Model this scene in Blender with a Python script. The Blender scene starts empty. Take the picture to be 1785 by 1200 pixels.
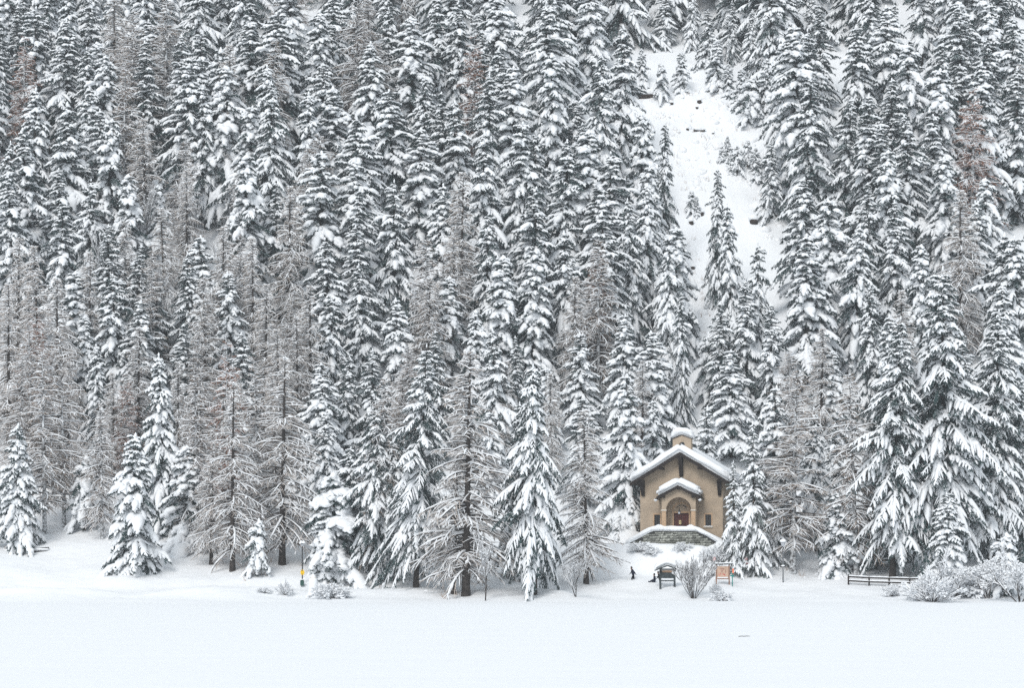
import bpy, bmesh, math, random
import numpy as np
from mathutils import Vector, Matrix, noise as mnoise

# ------------------------------------------------------------------ camera, sky, sun, exposure
scn = bpy.context.scene
F = 4250.0            # focal length in photo pixels (1785 wide)
CX, HY, CH = 892.5, 974.0, 4.5   # principal column, horizon row, eye height above the lake
cam_d = bpy.data.cameras.new('camera')
cam = bpy.data.objects.new('camera', cam_d)
scn.collection.objects.link(cam)
cam.location = (0, 0, CH)
cam.rotation_euler = (math.radians(90), 0, 0)
cam_d.sensor_fit = 'HORIZONTAL'
cam_d.sensor_width = 36
cam_d.lens = F / 1785 * 36
cam_d.shift_y = (HY - 600) / 1785
cam_d.clip_start = 1
cam_d.clip_end = 5000
scn.camera = cam

SUN_EL, SUN_AZ = math.radians(40), math.radians(200)   # high soft sun behind the cloud, over the photographer's shoulder
world = bpy.data.worlds.new("World")
scn.world = world
world.use_nodes = True
wn = world.node_tree.nodes
wl = world.node_tree.links
wn.clear()
sky = wn.new('ShaderNodeTexSky')
sky.sky_type = 'NISHITA'
sky.sun_disc = False
sky.sun_elevation = SUN_EL
sky.sun_rotation = SUN_AZ
sky.altitude = 1600
sky.dust_density = 3
hs = wn.new('ShaderNodeHueSaturation')
hs.inputs['Saturation'].default_value = 0.42
bg = wn.new('ShaderNodeBackground')
bg.inputs['Strength'].default_value = 0.125
wo = wn.new('ShaderNodeOutputWorld')
wl.new(sky.outputs[0], hs.inputs['Color'])
cloud = wn.new('ShaderNodeMixRGB')          # an even layer of snow cloud over the clear sky
cloud.inputs['Fac'].default_value = 0.6
cloud.inputs['Color2'].default_value = (4.75, 5.3, 5.56, 1)
wl.new(hs.outputs[0], cloud.inputs['Color1'])
wl.new(cloud.outputs[0], bg.inputs['Color'])
wl.new(bg.outputs[0], wo.inputs['Surface'])
sun_d = bpy.data.lights.new('sun', 'SUN')
sun_d.energy = 1.5
sun_d.angle = math.radians(24)
sun_d.color = (1.0, 0.97, 0.93)
sun = bpy.data.objects.new('sun', sun_d)
scn.collection.objects.link(sun)
# the sun's direction: azimuth measured like the sky texture's (0 = +Y, turning towards +X)
sdir = Vector((math.sin(SUN_AZ) * math.cos(SUN_EL), math.cos(SUN_AZ) * math.cos(SUN_EL), math.sin(SUN_EL)))
sun.rotation_euler = (-sdir).to_track_quat('-Z', 'Y').to_euler()
scn.view_settings.view_transform = 'Standard'
scn.view_settings.look = 'None'
scn.view_settings.exposure = 0.37
scn.view_settings.gamma = 1
scn.view_settings.use_curve_mapping = False
scn.render.engine = 'CYCLES'
cy = scn.cycles
cy.max_bounces = 8
cy.diffuse_bounces = 7
cy.glossy_bounces = 2
cy.transmission_bounces = 2
cy.volume_bounces = 1
cy.transparent_max_bounces = 6
cy.use_denoising = False
cy.denoiser = 'OPENIMAGEDENOISE'

HAZE = 0.00015
RNG = np.random.default_rng(7)
random.seed(7)
COL = scn.collection

# ------------------------------------------------------------------ materials
def mat(name, col, rough=0.8, spec=0.3, var=0.0, scale=3.0, bump=0.0, bscale=20.0, col2=None):
    m = bpy.data.materials.new(name)
    m.use_nodes = True
    nt = m.node_tree
    b = nt.nodes['Principled BSDF']
    b.inputs['Roughness'].default_value = rough
    b.inputs['Specular IOR Level'].default_value = spec
    b.inputs['Base Color'].default_value = (*col, 1)
    if var or col2:
        tc = nt.nodes.new('ShaderNodeTexCoord')
        n = nt.nodes.new('ShaderNodeTexNoise')
        n.inputs['Scale'].default_value = scale
        n.inputs['Detail'].default_value = 5
        nt.links.new(tc.outputs['Object'], n.inputs['Vector'])
        r = nt.nodes.new('ShaderNodeValToRGB')
        c2 = col2 or tuple(min(1, c * (1 + var)) for c in col)
        c1 = col if col2 else tuple(c * (1 - var) for c in col)
        r.color_ramp.elements[0].position = 0.35
        r.color_ramp.elements[1].position = 0.65
        r.color_ramp.elements[0].color = (*c1, 1)
        r.color_ramp.elements[1].color = (*c2, 1)
        nt.links.new(n.outputs['Fac'], r.inputs['Fac'])
        nt.links.new(r.outputs['Color'], b.inputs['Base Color'])
    if bump:
        tc = nt.nodes.new('ShaderNodeTexCoord')
        n = nt.nodes.new('ShaderNodeTexNoise')
        n.inputs['Scale'].default_value = bscale
        n.inputs['Detail'].default_value = 6
        nt.links.new(tc.outputs['Object'], n.inputs['Vector'])
        bp = nt.nodes.new('ShaderNodeBump')
        bp.inputs['Strength'].default_value = bump
        bp.inputs['Distance'].default_value = 0.1
        nt.links.new(n.outputs['Fac'], bp.inputs['Height'])
        nt.links.new(bp.outputs['Normal'], b.inputs['Normal'])
    return m

M = {}
M['snow'] = mat('snow', (0.86, 0.875, 0.895), 0.85, 0.15)
M['ground_snow'] = mat('ground_snow', (0.86, 0.875, 0.895), 0.85, 0.15, bump=0.5, bscale=0.9)
M['needles'] = mat('spruce_needles', (0.026, 0.05, 0.05), 0.75, 0.2, var=0.35, scale=0.6)
def frost(m, amount, scale, col=(0.55, 0.6, 0.63)):
    """snow dust caught between the needles"""
    nt = m.node_tree; b = nt.nodes['Principled BSDF']
    src = b.inputs['Base Color'].links[0].from_socket
    tc = nt.nodes.new('ShaderNodeTexCoord'); n = nt.nodes.new('ShaderNodeTexNoise'); n.inputs['Scale'].default_value = scale; n.inputs['Detail'].default_value = 3
    nt.links.new(tc.outputs['Object'], n.inputs['Vector'])
    r = nt.nodes.new('ShaderNodeValToRGB')
    r.color_ramp.elements[0].position = 0.62 - amount; r.color_ramp.elements[1].position = 0.70 - amount
    mx = nt.nodes.new('ShaderNodeMixRGB'); mx.inputs['Color2'].default_value = (*col, 1)
    nt.links.new(n.outputs['Fac'], r.inputs['Fac']); nt.links.new(r.outputs['Color'], mx.inputs['Fac'])
    nt.links.new(src, mx.inputs['Color1']); nt.links.new(mx.outputs['Color'], b.inputs['Base Color'])
frost(M['needles'], 0.05, 5.0)
M['needles_frost'] = mat('frosted_needles', (0.12, 0.145, 0.14), 0.75, 0.2, var=0.5, scale=2.0)
M['larch_twig'] = mat('larch_twig', (0.43, 0.345, 0.285), 0.85, 0.15, var=0.3, scale=0.7)
M['larch_rust'] = mat('larch_rust_twig', (0.42, 0.21, 0.135), 0.85, 0.15, var=0.3, scale=0.7)
M['pale_twig'] = mat('rimed_larch_twig', (0.58, 0.52, 0.475), 0.85, 0.15, var=0.2, scale=0.7)
M['bark'] = mat('snow_flecked_bark', (0.035, 0.03, 0.028), 0.9, 0.1, scale=2.6, col2=(0.07, 0.06, 0.055))
M['bark_white'] = mat('snow_plastered_bark', (0.05, 0.045, 0.042), 0.9, 0.1, scale=3.2, col2=(0.75, 0.77, 0.79))
M['plaster'] = mat('ochre_plaster', (0.365, 0.295, 0.225), 0.9, 0.1, scale=0.8, col2=(0.47, 0.375, 0.28), bump=0.3, bscale=14)
M['stone_trim'] = mat('sandstone_trim', (0.50, 0.35, 0.23), 0.85, 0.15, var=0.12, scale=6)
M['pale_stone'] = mat('pale_stone', (0.62, 0.57, 0.5), 0.85, 0.15, var=0.08, scale=6)
M['timber'] = mat('dark_stained_timber', (0.022, 0.016, 0.014), 0.7, 0.25, var=0.3, scale=5)
M['door'] = mat('dark_red_door', (0.085, 0.022, 0.019), 0.6, 0.3, var=0.35, scale=7)
M['black'] = mat('dark_pane', (0.012, 0.012, 0.014), 0.25, 0.5)
M['iron'] = mat('black_iron', (0.02, 0.02, 0.022), 0.5, 0.4)
M['rubble'] = mat('grey_rubble_stone', (0.23, 0.235, 0.21), 0.9, 0.15, var=0.55, scale=1.7, bump=0.5, bscale=9)
def per_piece(m, lo, hi):
    """every stone a slightly different tone"""
    nt = m.node_tree; b = nt.nodes['Principled BSDF']
    src = b.inputs['Base Color'].links[0].from_socket
    oi = nt.nodes.new('ShaderNodeObjectInfo'); mr = nt.nodes.new('ShaderNodeMapRange')
    mr.inputs['To Min'].default_value = lo; mr.inputs['To Max'].default_value = hi
    mx = nt.nodes.new('ShaderNodeVectorMath'); mx.operation = 'SCALE'
    nt.links.new(oi.outputs['Random'], mr.inputs['Value']); nt.links.new(src, mx.inputs[0]); nt.links.new(mr.outputs[0], mx.inputs['Scale'])
    nt.links.new(mx.outputs[0], b.inputs['Base Color'])
per_piece(M['rubble'], 0.55, 1.6)
M['mortar'] = mat('dark_mortar', (0.05, 0.05, 0.048), 0.95, 0.1, var=0.2, scale=4)
M['post_grey'] = mat('grey_metal_post', (0.12, 0.13, 0.14), 0.5, 0.4, var=0.1)
M['board_dark'] = mat('weathered_board', (0.045, 0.055, 0.058), 0.8, 0.2, var=0.35, scale=3)
M['board_brown'] = mat('brown_noticeboard_header', (0.30, 0.19, 0.12), 0.8, 0.2, var=0.3, scale=3)
M['board_tan'] = mat('tan_map_panel', (0.52, 0.36, 0.27), 0.7, 0.2, var=0.1, scale=2)
M['post_tan'] = mat('reddish_brown_post', (0.25, 0.145, 0.105), 0.8, 0.2, var=0.2, scale=3)
M['red'] = mat('sign_red', (0.55, 0.07, 0.06), 0.5, 0.4)
M['brownred'] = mat('sign_brown_red', (0.22, 0.06, 0.06), 0.6, 0.3)
M['white'] = mat('sign_white', (0.8, 0.8, 0.8), 0.5, 0.4)
M['yellow'] = mat('sign_yellow', (0.80, 0.50, 0.01), 0.5, 0.4)
M['orange'] = mat('sign_orange', (0.80, 0.20, 0.09), 0.5, 0.4)
M['teal'] = mat('sign_teal', (0.0, 0.22, 0.19), 0.5, 0.4)
M['green'] = mat('bin_green', (0.02, 0.075, 0.06), 0.5, 0.4)
M['glass_lamp'] = mat('lamp_glass', (0.45, 0.47, 0.5), 0.2, 0.5)
M['cloth_navy'] = mat('navy_winter_jacket', (0.008, 0.012, 0.03), 0.85, 0.2)
M['cloth_black'] = mat('black_winter_clothes', (0.006, 0.007, 0.01), 0.85, 0.2)
M['skin'] = mat('skin', (0.45, 0.28, 0.2), 0.6, 0.3)
M['cream'] = mat('paper_notice', (0.65, 0.55, 0.3), 0.7, 0.2)
M['paint_black'] = mat('black_lettering', (0.02, 0.02, 0.02), 0.7, 0.2)
M['wood_end'] = mat('cut_wood', (0.05, 0.04, 0.035), 0.9, 0.1, var=0.4, scale=6)

# ------------------------------------------------------------------ scene bookkeeping
def tag(o, label=None, cat=None, group=None, kind=None):
    if label: o['label'] = label
    if cat: o['category'] = cat
    if group: o['group'] = group
    if kind: o['kind'] = kind
    return o

def empty(name, loc=(0, 0, 0), rz=0.0, **k):
    o = bpy.data.objects.new(name, None)
    o.empty_display_size = 0.3
    o.location = loc
    o.rotation_euler = (0, 0, rz)
    COL.objects.link(o)
    return tag(o, **k)

def link(name, me, parent=None, loc=(0, 0, 0)):
    o = bpy.data.objects.new(name, me)
    o.location = loc
    COL.objects.link(o)
    if parent is not None:
        o.parent = parent
    return o

class Geo:
    """collects quads and tris as numpy blocks"""
    def __init__(s):
        s.V = []; s.Q = []; s.T = []; s.n = 0
    def add(s, V, Q=None, T=None):
        V = np.asarray(V, dtype=np.float32).reshape(-1, 3)
        if Q is not None and len(Q): s.Q.append(np.asarray(Q, dtype=np.int32).reshape(-1, 4) + s.n)
        if T is not None and len(T): s.T.append(np.asarray(T, dtype=np.int32).reshape(-1, 3) + s.n)
        s.V.append(V); s.n += len(V)
    def mesh(s, name, m, smooth=False):
        me = bpy.data.meshes.new(name)
        V = np.concatenate(s.V) if s.V else np.zeros((0, 3), np.float32)
        Q = np.concatenate(s.Q) if s.Q else np.zeros((0, 4), np.int32)
        T = np.concatenate(s.T) if s.T else np.zeros((0, 3), np.int32)
        me.vertices.add(len(V)); me.vertices.foreach_set('co', V.ravel())
        me.loops.add(Q.size + T.size)
        me.loops.foreach_set('vertex_index', np.concatenate([Q.ravel(), T.ravel()]))
        me.polygons.add(len(Q) + len(T))
        st = np.concatenate([np.arange(len(Q)) * 4, Q.size + np.arange(len(T)) * 3]).astype(np.int32)
        me.polygons.foreach_set('loop_start', st)
        me.polygons.foreach_set('use_smooth', np.full(len(st), smooth))
        me.update(calc_edges=True)
        me.materials.append(m)
        return me
    @property
    def tris(s):
        return sum(len(q) * 2 for q in s.Q) + sum(len(t) for t in s.T)

def frames(P0, D, G, t):
    C = P0[:, None] + D[:, None] * t[None, :, None] + G[:, None] * (t * t)[None, :, None]
    T = D[:, None] + 2 * G[:, None] * t[None, :, None]
    T = T / (np.linalg.norm(T, axis=2, keepdims=True) + 1e-9)
    Z = np.array([0.02, 0.013, 1.0])
    S = np.cross(T, Z); S /= (np.linalg.norm(S, axis=2, keepdims=True) + 1e-9)
    U = np.cross(S, T)
    return C, T, S, U

def tubes(g, P0, D, G, rw, rh, prof, sides=6, off=0.0, lower=0.4, jit=0.0, rng=RNG):
    """N curved tubes P0 + D t + G t^2 of half-width rw, half-height rh and a profile along them"""
    N = len(P0)
    if N == 0: return
    prof = np.asarray(prof, float); K = len(prof)
    t = np.linspace(0, 1, K)
    C, T, S, U = frames(P0, D, G, t)
    a = np.arange(sides) * 2 * math.pi / sides + math.pi / sides * 0.5
    c, s = np.cos(a), np.sin(a)
    s = np.where(s < 0, s * lower, s)
    rw = np.broadcast_to(rw, (N,)); rh = np.broadcast_to(rh, (N,))
    off = np.broadcast_to(off, (N,))
    j = 1 + jit * rng.uniform(-1, 1, (N, K, 1))
    W = rw[:, None, None] * prof[None, :, None] * j
    Hh = rh[:, None, None] * prof[None, :, None] * (1 + jit * rng.uniform(-1, 1, (N, K, 1)))
    V = C[:, :, None] + S[:, :, None] * (W * c)[..., None] + U[:, :, None] * (Hh * s + off[:, None, None])[..., None]
    if jit:
        V = V + rng.uniform(-1, 1, V.shape) * (rw[:, None, None, None] * jit * 0.35)
    i = np.arange(N)[:, None, None] * K * sides
    k = np.arange(K - 1)[None, :, None] * sides
    q = np.arange(sides)[None, None, :]
    q2 = (q + 1) % sides
    Q = np.stack([i + k + q, i + k + q2, i + k + sides + q2, i + k + sides + q], -1)
    g.add(V, Q.reshape(-1, 4))

def fringe(g, P0, D, G, w, K=5, sides=True, hang=0.6, rng=RNG, dens=1.0):
    """ragged needle sprays: little triangles out from each curve, sideways and hanging"""
    N = len(P0)
    if N == 0: return
    t = (np.arange(K) + 0.6) / K
    C, T, S, U = frames(P0, D, G, t)
    Ln = np.linalg.norm(D, axis=1)[:, None, None] / K
    w = np.broadcast_to(w, (N,))[:, None, None]
    for sgn in ((-1, 1, 0) if sides else (0,)):
        r = rng.uniform(0.6, 1.25, (N, K, 1))
        if sgn:
            A = C + S * sgn * w * r + T * w * 0.7 - U * w * rng.uniform(-0.1, hang, (N, K, 1))
        else:
            A = C - np.array([0, 0, 1.0]) * w * r * 1.1 + T * w * 0.5 + S * w * rng.uniform(-0.5, 0.5, (N, K, 1))
        B0 = C - T * Ln * 0.62
        B1 = C + T * Ln * 0.5
        V = np.stack([B0, B1, A], 2).reshape(-1, 3)
        g.add(V, None, np.arange(len(V)).reshape(-1, 3))

def boxg(g, x0, x1, y0, y1, z0, z1, mtx=None):
    V = np.array([(x, y, z) for z in (z0, z1) for y in (y0, y1) for x in (x0, x1)], float)
    if mtx is not None:
        V = np.array([tuple(mtx @ Vector(v)) for v in V])
    g.add(V, [(0, 2, 3, 1), (4, 5, 7, 6), (0, 1, 5, 4), (2, 6, 7, 3), (0, 4, 6, 2), (1, 3, 7, 5)])

def bevelled(name, g, m, parent=None, w=0.02, smooth=False, loc=(0, 0, 0)):
    me = g.mesh(name, m, smooth)
    bm = bmesh.new(); bm.from_mesh(me)
    bmesh.ops.remove_doubles(bm, verts=bm.verts, dist=1e-5)
    if w: bmesh.ops.bevel(bm, geom=bm.edges[:], offset=w, segments=2, affect='EDGES', clamp_overlap=True)
    bmesh.ops.recalc_face_normals(bm, faces=bm.faces)
    bm.to_mesh(me); bm.free()
    return link(name, me, parent, loc)

def box(name, x0, x1, y0, y1, z0, z1, m, parent=None, w=0.015, mtx=None):
    g = Geo(); boxg(g, x0, x1, y0, y1, z0, z1, mtx)
    return bevelled(name, g, m, parent, w)

def prism(pts, y0, y1, mtx=None):
    """extrude a polygon given in (x, z) from y0 to y1 -> Geo"""
    g = Geo(); n = len(pts)
    V = [(x, y0, z) for x, z in pts] + [(x, y1, z) for x, z in pts]
    bm = bmesh.new()
    vs = [bm.verts.new(v) for v in V]
    bm.faces.new(vs[:n]); bm.faces.new(vs[n:][::-1])
    for i in range(n):
        bm.faces.new((vs[i], vs[i + n], vs[(i + 1) % n + n], vs[(i + 1) % n]))
    bmesh.ops.recalc_face_normals(bm, faces=bm.faces)
    return bm

def prism_obj(name, pts, y0, y1, m, parent=None, w=0.0, smooth=False):
    bm = prism(pts, y0, y1)
    if w: bmesh.ops.bevel(bm, geom=bm.edges[:], offset=w, segments=2, affect='EDGES', clamp_overlap=True)
    me = bpy.data.meshes.new(name); bm.to_mesh(me); bm.free()
    me.materials.append(m)
    if smooth:
        for p in me.polygons: p.use_smooth = True
    return link(name, me, parent)

def snow_prism(name, pts, y0, y1, parent, rnd=0.25, seg=4, lump=0.03):
    """a soft pillow of snow: a prism with heavily rounded edges, slightly uneven"""
    bm = prism(pts, y0, y1)
    bmesh.ops.bevel(bm, geom=[e for e in bm.edges if e.calc_length() > rnd * 1.2], offset=rnd, segments=seg, affect='EDGES', clamp_overlap=True)
    bmesh.ops.triangulate(bm, faces=[f for f in bm.faces if len(f.verts) > 4])
    long_e = [e for e in bm.edges if e.calc_length() > 0.8]
    bmesh.ops.subdivide_edges(bm, edges=long_e, cuts=4, use_grid_fill=True)
    for v in bm.verts:
        n = mnoise.noise_vector(v.co * 1.1 + Vector((y0, 3, len(pts))))
        v.co += n * lump * 2.2
    me = bpy.data.meshes.new(name); bm.to_mesh(me); bm.free()
    for p in me.polygons: p.use_smooth = True
    me.materials.append(M['snow'])
    return link(name, me, parent)

# ------------------------------------------------------------------ terrain
def smooth(a, b, x):
    t = np.clip((x - a) / (b - a), 0, 1)
    return t * t * (3 - 2 * t)

PY = [225, 243, 248.5, 252.5, 257, 262, 268, 275, 285, 293, 303, 330, 700]
PZ = [-0.8, -0.10, 0.10, 0.42, 0.95, 1.75, 3.1, 4.7, 7.7, 11.2, 17.2, 35.0, 35.0 + 370 * 0.665]
def fbm(x, y, s, seed):
    """cheap smooth noise: sum of rotated sines"""
    r = np.random.default_rng(seed)
    o = 0
    for i in range(7):
        a, p, k = r.uniform(0, 6.28), r.uniform(0, 6.28), r.uniform(0.6, 1.9) / s
        o = o + np.sin((x * math.cos(a) + y * math.sin(a)) * k * 6.28 + p)
    return o / 4.0

def T(x, y):
    x = np.asarray(x, float); y = np.asarray(y, float)
    ys = y + 1.3 * fbm(x, y * 0.1, 60, 1)
    z = np.interp(ys, PY, PZ)
    land = smooth(249, 256, ys)
    hill = smooth(290, 330, ys)
    # mound that carries the chapel, and the terrace in front of it
    d = np.sqrt(((x - 19.2) / 13.5) ** 2 + ((y - 275.5) / 8.5) ** 2)
    m = 1 - smooth(0.55, 1.25, d)
    z = z * (1 - m) + np.maximum(z, 6.25) * m
    z = z + land * (0.16 * fbm(x, y, 9, 2) + 0.30 * fbm(x, y, 24, 3)) * (1 - 0.7 * m)
    z = z + land * 0.05 * fbm(x, y, 2.6, 4) + smooth(243, 250, ys) * smooth(264, 254, ys) * 0.13 * fbm(x, y * 1.6, 17, 8)
    open_ = np.exp(-(((x - 34 - (y - 380) * 0.02) / 9) ** 2)) * smooth(335, 360, y)
    z = z + open_ * (0.22 * fbm(x, y, 4.2, 9) + 0.14 * fbm(x, y, 1.9, 10))
    z = z + hill * (1.6 * fbm(x, y, 70, 5) + 0.5 * fbm(x, y, 18, 6))
    # a low bank of snow on the left, with a hollow under the trees behind it
    bank = np.exp(-((ys - 256.5) / 1.8) ** 2) * smooth(6, -4, x) * 0.3
    hollow = np.exp(-((ys - 261.5) / 2.6) ** 2) * smooth(5, -6, x) * 0.35
    z = z + bank - hollow
    return z

def proj(x, y, z):
    return CX + F * x / y, HY - F * (z - CH) / y

_YS = np.linspace(246, 560, 1600)
def ground(px, py):
    """world point of the snow surface seen at photo pixel (px, py)"""
    X = (px - CX) / F * _YS
    Z = T(X, _YS)
    P = HY - F * (Z - CH) / _YS
    i = np.where((P[:-1] > py) & (P[1:] <= py))[0]
    i = i[0] if len(i) else len(_YS) - 2
    f = (P[i] - py) / (P[i] - P[i + 1] + 1e-9)
    y = _YS[i] + (min(max(f, 0), 1)) * (_YS[i + 1] - _YS[i])
    x = (px - CX) / F * y
    return float(x), float(y), float(T(x, y))

def by_tip(px, py, H):
    """foot of a tree H metres tall whose tip is seen at (px, py)"""
    X = (px - CX) / F * _YS
    Z = T(X, _YS)
    P = HY - F * (Z + H - CH) / _YS
    i = np.where((P[:-1] > py) & (P[1:] <= py))[0]
    i = i[0] if len(i) else (0 if P[0] <= py else len(_YS) - 2)
    y = float(_YS[i]); x = (px - CX) / F * y
    return x, y, float(T(x, y))
# ------------------------------------------------------------------ lake, ground
def grid_mesh(name, xs, ys, zf, m):
    X, Y = np.meshgrid(xs, ys)
    Z = zf(X, Y)
    V = np.stack([X, Y, Z], -1).reshape(-1, 3)
    nx, ny = len(xs), len(ys)
    i = np.arange(ny - 1)[:, None] * nx; j = np.arange(nx - 1)[None, :]
    a = i + j
    Q = np.stack([a, a + 1, a + nx + 1, a + nx], -1).reshape(-1, 4)
    g = Geo(); g.add(V, Q)
    return g.mesh(name, m, True)

def lake_z(X, Y):
    n = 0.03 * fbm(X * 0.25, Y, 7, 21) + 0.045 * fbm(X * 0.3, Y * 1.0, 19, 22) + 0.006 * fbm(X * 0.5, Y, 1.7, 23)
    return n * smooth(20, 60, Y) * smooth(260, 235, Y)
o = link('frozen_lake', grid_mesh('frozen_lake', np.concatenate([np.linspace(-1500, -90, 12), np.linspace(-80, 80, 80), np.linspace(90, 1500, 12)]),
         np.concatenate([np.linspace(-1200, 20, 10), np.linspace(30, 262, 240)]), lake_z, M['ground_snow']))
tag(o, 'flat snow-covered frozen lake filling the front of the picture', None, None, 'structure')
xs = np.concatenate([np.linspace(-900, -130, 24), np.linspace(-125, -60, 60), np.linspace(-59.5, 60, 210), np.linspace(61, 125, 60), np.linspace(130, 900, 24)])
ys = np.concatenate([np.linspace(226, 240, 6), np.linspace(241, 292, 180), np.linspace(293, 470, 140), np.linspace(476, 800, 30)])
o = link('snowy_hillside', grid_mesh('snowy_hillside', xs, ys, T, M['ground_snow']))
tag(o, 'snow-covered shore rising into a steep snowy hillside', None, None, 'structure')
# ------------------------------------------------------------------ tree models
def trunk_geo(H, r, rng, lean=0.0, sides=9, K=14, top=0.995):
    g = Geo()
    t = np.linspace(0, 1, K)
    wob = rng.normal(0, 0.02, (K, 2)).cumsum(0) * 0.6
    z = t * H * top - 0.8
    rad = r * (1 - t) ** 0.85 + 0.012 + r * 0.35 * np.exp(-t * 30)
    a = np.arange(sides) * 2 * math.pi / sides
    V = np.zeros((K, sides, 3))
    V[..., 0] = wob[:, 0:1] + rad[:, None] * np.cos(a) * (1 + rng.uniform(-0.06, 0.06, (K, sides))) + lean * t[:, None] ** 2
    V[..., 1] = wob[:, 1:2] + rad[:, None] * np.sin(a)
    V[..., 2] = z[:, None]
    k = np.arange(K - 1)[:, None] * sides; q = np.arange(sides)[None]; q2 = (q + 1) % sides
    Q = np.stack([k + q, k + q2, k + sides + q2, k + sides + q], -1).reshape(-1, 4)
    g.add(V, Q)
    return g

def sph(az, el):
    return np.stack([np.cos(el) * np.cos(az), np.cos(el) * np.sin(az), np.sin(el)], -1)

BULGE = np.array([0.12, 0.7, 1.0, 1.05, 0.85, 0.12])
def spruce(seed, H=22.0, R=3.3, base=0.10, dz=0.62, snowy=0.8, heavy=1.0, droop=0.55, twig=0.33, per=6, shape=0.85, ragged=0.27, needle=0.2, crumbs=0.9):
    """returns (trunk, foliage, snow) geometry of a snow-laden spruce: whorls of drooping fans under pillows of snow"""
    rng = np.random.default_rng(seed)
    tr = trunk_geo(H, 0.011 * H + 0.03, rng)
    br = []
    h = base * H
    side_bias = rng.uniform(0, 6.28)
    ph = rng.uniform(0, 6.28, 6)
    while h < H * 0.975:
        u = (h - base * H) / (H * (1 - base))
        L0 = R * (1 - u) ** shape * (0.35 + 0.65 * min(1, (u + 0.03) / 0.13)) + 0.16
        n = max(4, int(round(per * (0.75 + 0.5 * rng.random()) * (1 if u < 0.85 else 0.7))))
        a0 = rng.uniform(0, 6.28)
        for k in range(n):
            az = a0 + k * 6.283 / n + rng.normal(0, 0.22)
            L = L0 * (1 + rng.normal(0, ragged)) * (1 + 0.12 * math.cos(az - side_bias))
            L *= 1 + 0.24 * math.sin(2 * az + ph[0] + u * 9) + 0.16 * math.sin(3 * az + ph[1] - u * 19)
            L = max(0.14, L)
            el = math.radians(-32 + 50 * u ** 1.5 + rng.normal(0, 13))
            br.append((h + rng.uniform(-1.4, 1.4) * dz * (1 - u) ** 0.5, az, L, el, u, rng.random()))
        h += dz * (0.62 + 0.5 * (1 - u)) * rng.uniform(0.8, 1.2)
    B = np.array(br)
    h, az, L, el, u, rd = B.T
    P0 = np.stack([0 * h, 0 * h, h - 0.8], -1)
    D = sph(az, el) * L[:, None]
    G = np.zeros_like(D); G[:, 2] = -droop * L * (0.55 + 0.6 * rng.random(len(L))) * (1 - 0.45 * u)
    fol, sn, wood = Geo(), Geo(), Geo()
    # lateral twigs
    tw = []
    for i in range(len(L)):
        n = max(2, int(L[i] / twig * 1.25))
        for j in range(n):
            t = 0.22 + 0.78 * (j + rng.random()) / n
            l = (0.20 + 0.42 * L[i] * (1 - t) ** 0.75) * rng.uniform(0.65, 1.2)
            sg = 1 if j % 2 else -1
            tw.append((i, t, l, sg * math.radians(rng.uniform(32, 66))))
        tw.append((i, 0.93, 0.22 + 0.09 * L[i], rng.normal(0, 0.15)))
    W = np.array(tw); bi = W[:, 0].astype(int); t = W[:, 1]; l = W[:, 2]; da = W[:, 3]
    O = P0[bi] + D[bi] * t[:, None] + G[bi] * (t * t)[:, None]
    Tg = D[bi] + 2 * G[bi] * t[:, None]
    tel = np.arctan2(Tg[:, 2], np.linalg.norm(Tg[:, :2], axis=1))
    d = sph(az[bi] + da, tel * 0.8 - 0.15 + rng.normal(0, 0.12, len(l))) * l[:, None]
    g2 = np.zeros_like(d); g2[:, 2] = -l * rng.uniform(0.15, 0.5, len(l))
    wv = needle * (0.75 + 0.5 * rng.random(len(l)))
    fringe(fol, O, d, g2, wv, K=4, hang=0.7, rng=rng)
    fringe(fol, P0, D, G, needle * 1.15, K=8, hang=0.9, rng=rng)
    # snow: pillows on the limbs and fingers on the twigs; whole limbs now and then shaken bare
    load = np.sin(2 * az + ph[2] + u * 13) * 0.5 + np.sin(az + ph[3] - u * 23) * 0.5      # heavier on some sides, thinner on others
    laden = (rd < snowy + 0.22 * load - 0.03)
    lf = 1.1 + 0.4 * load
    m = laden
    for cut, lo, hi in ((0, 0.10, 0.55), (1, 0.42, 0.97)):
        keep = m & (rng.random(len(L)) < 0.93)
        P1 = P0 + D * lo + G * lo * lo
        D1 = (D + 2 * G * lo) * (hi - lo); G1 = G * (hi - lo) ** 2
        rw = np.minimum(0.12 + 0.07 * L, 0.30) * lf * heavy * rng.uniform(0.65, 1.35, len(L)); rh = rw * rng.uniform(0.7, 1.05, len(L))
        tubes(sn, P1[keep], D1[keep], G1[keep], rw[keep], rh[keep], BULGE, 6, off=0.04, lower=0.3, jit=0.16, rng=rng)
    keep = laden[bi] & (rng.random(len(l)) < 0.95)
    e = rng.uniform(0.72, 0.98, len(l))
    rw = (0.095 + 0.10 * l) * lf[bi] * heavy * rng.uniform(0.6, 1.4, len(l)); rh = rw * rng.uniform(0.65, 1.0, len(l))
    tubes(sn, O[keep], (d * e[:, None])[keep], (g2 * (e * e)[:, None])[keep], rw[keep], rh[keep], [0.3, 0.95, 1.05, 0.8, 0.1], 5, off=0.045, lower=0.3, jit=0.18, rng=rng)
    # heavy lumps where neighbouring fingers have merged
    nl = int(len(L) * 0.55 * heavy)
    ii = rng.integers(0, len(L), nl); ii = ii[laden[ii] & (L[ii] > 0.5)]
    tt = rng.uniform(0.35, 0.85, len(ii))
    Pl = P0[ii] + D[ii] * tt[:, None] + G[ii] * (tt * tt)[:, None] + np.array([0, 0, 0.05])
    Tl = D[ii] + 2 * G[ii] * tt[:, None]
    Tl /= np.linalg.norm(Tl, axis=1, keepdims=True)
    ln = rng.uniform(0.35, 0.75, len(ii)) * np.minimum(0.5 + 0.28 * L[ii], 1.25)
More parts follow.
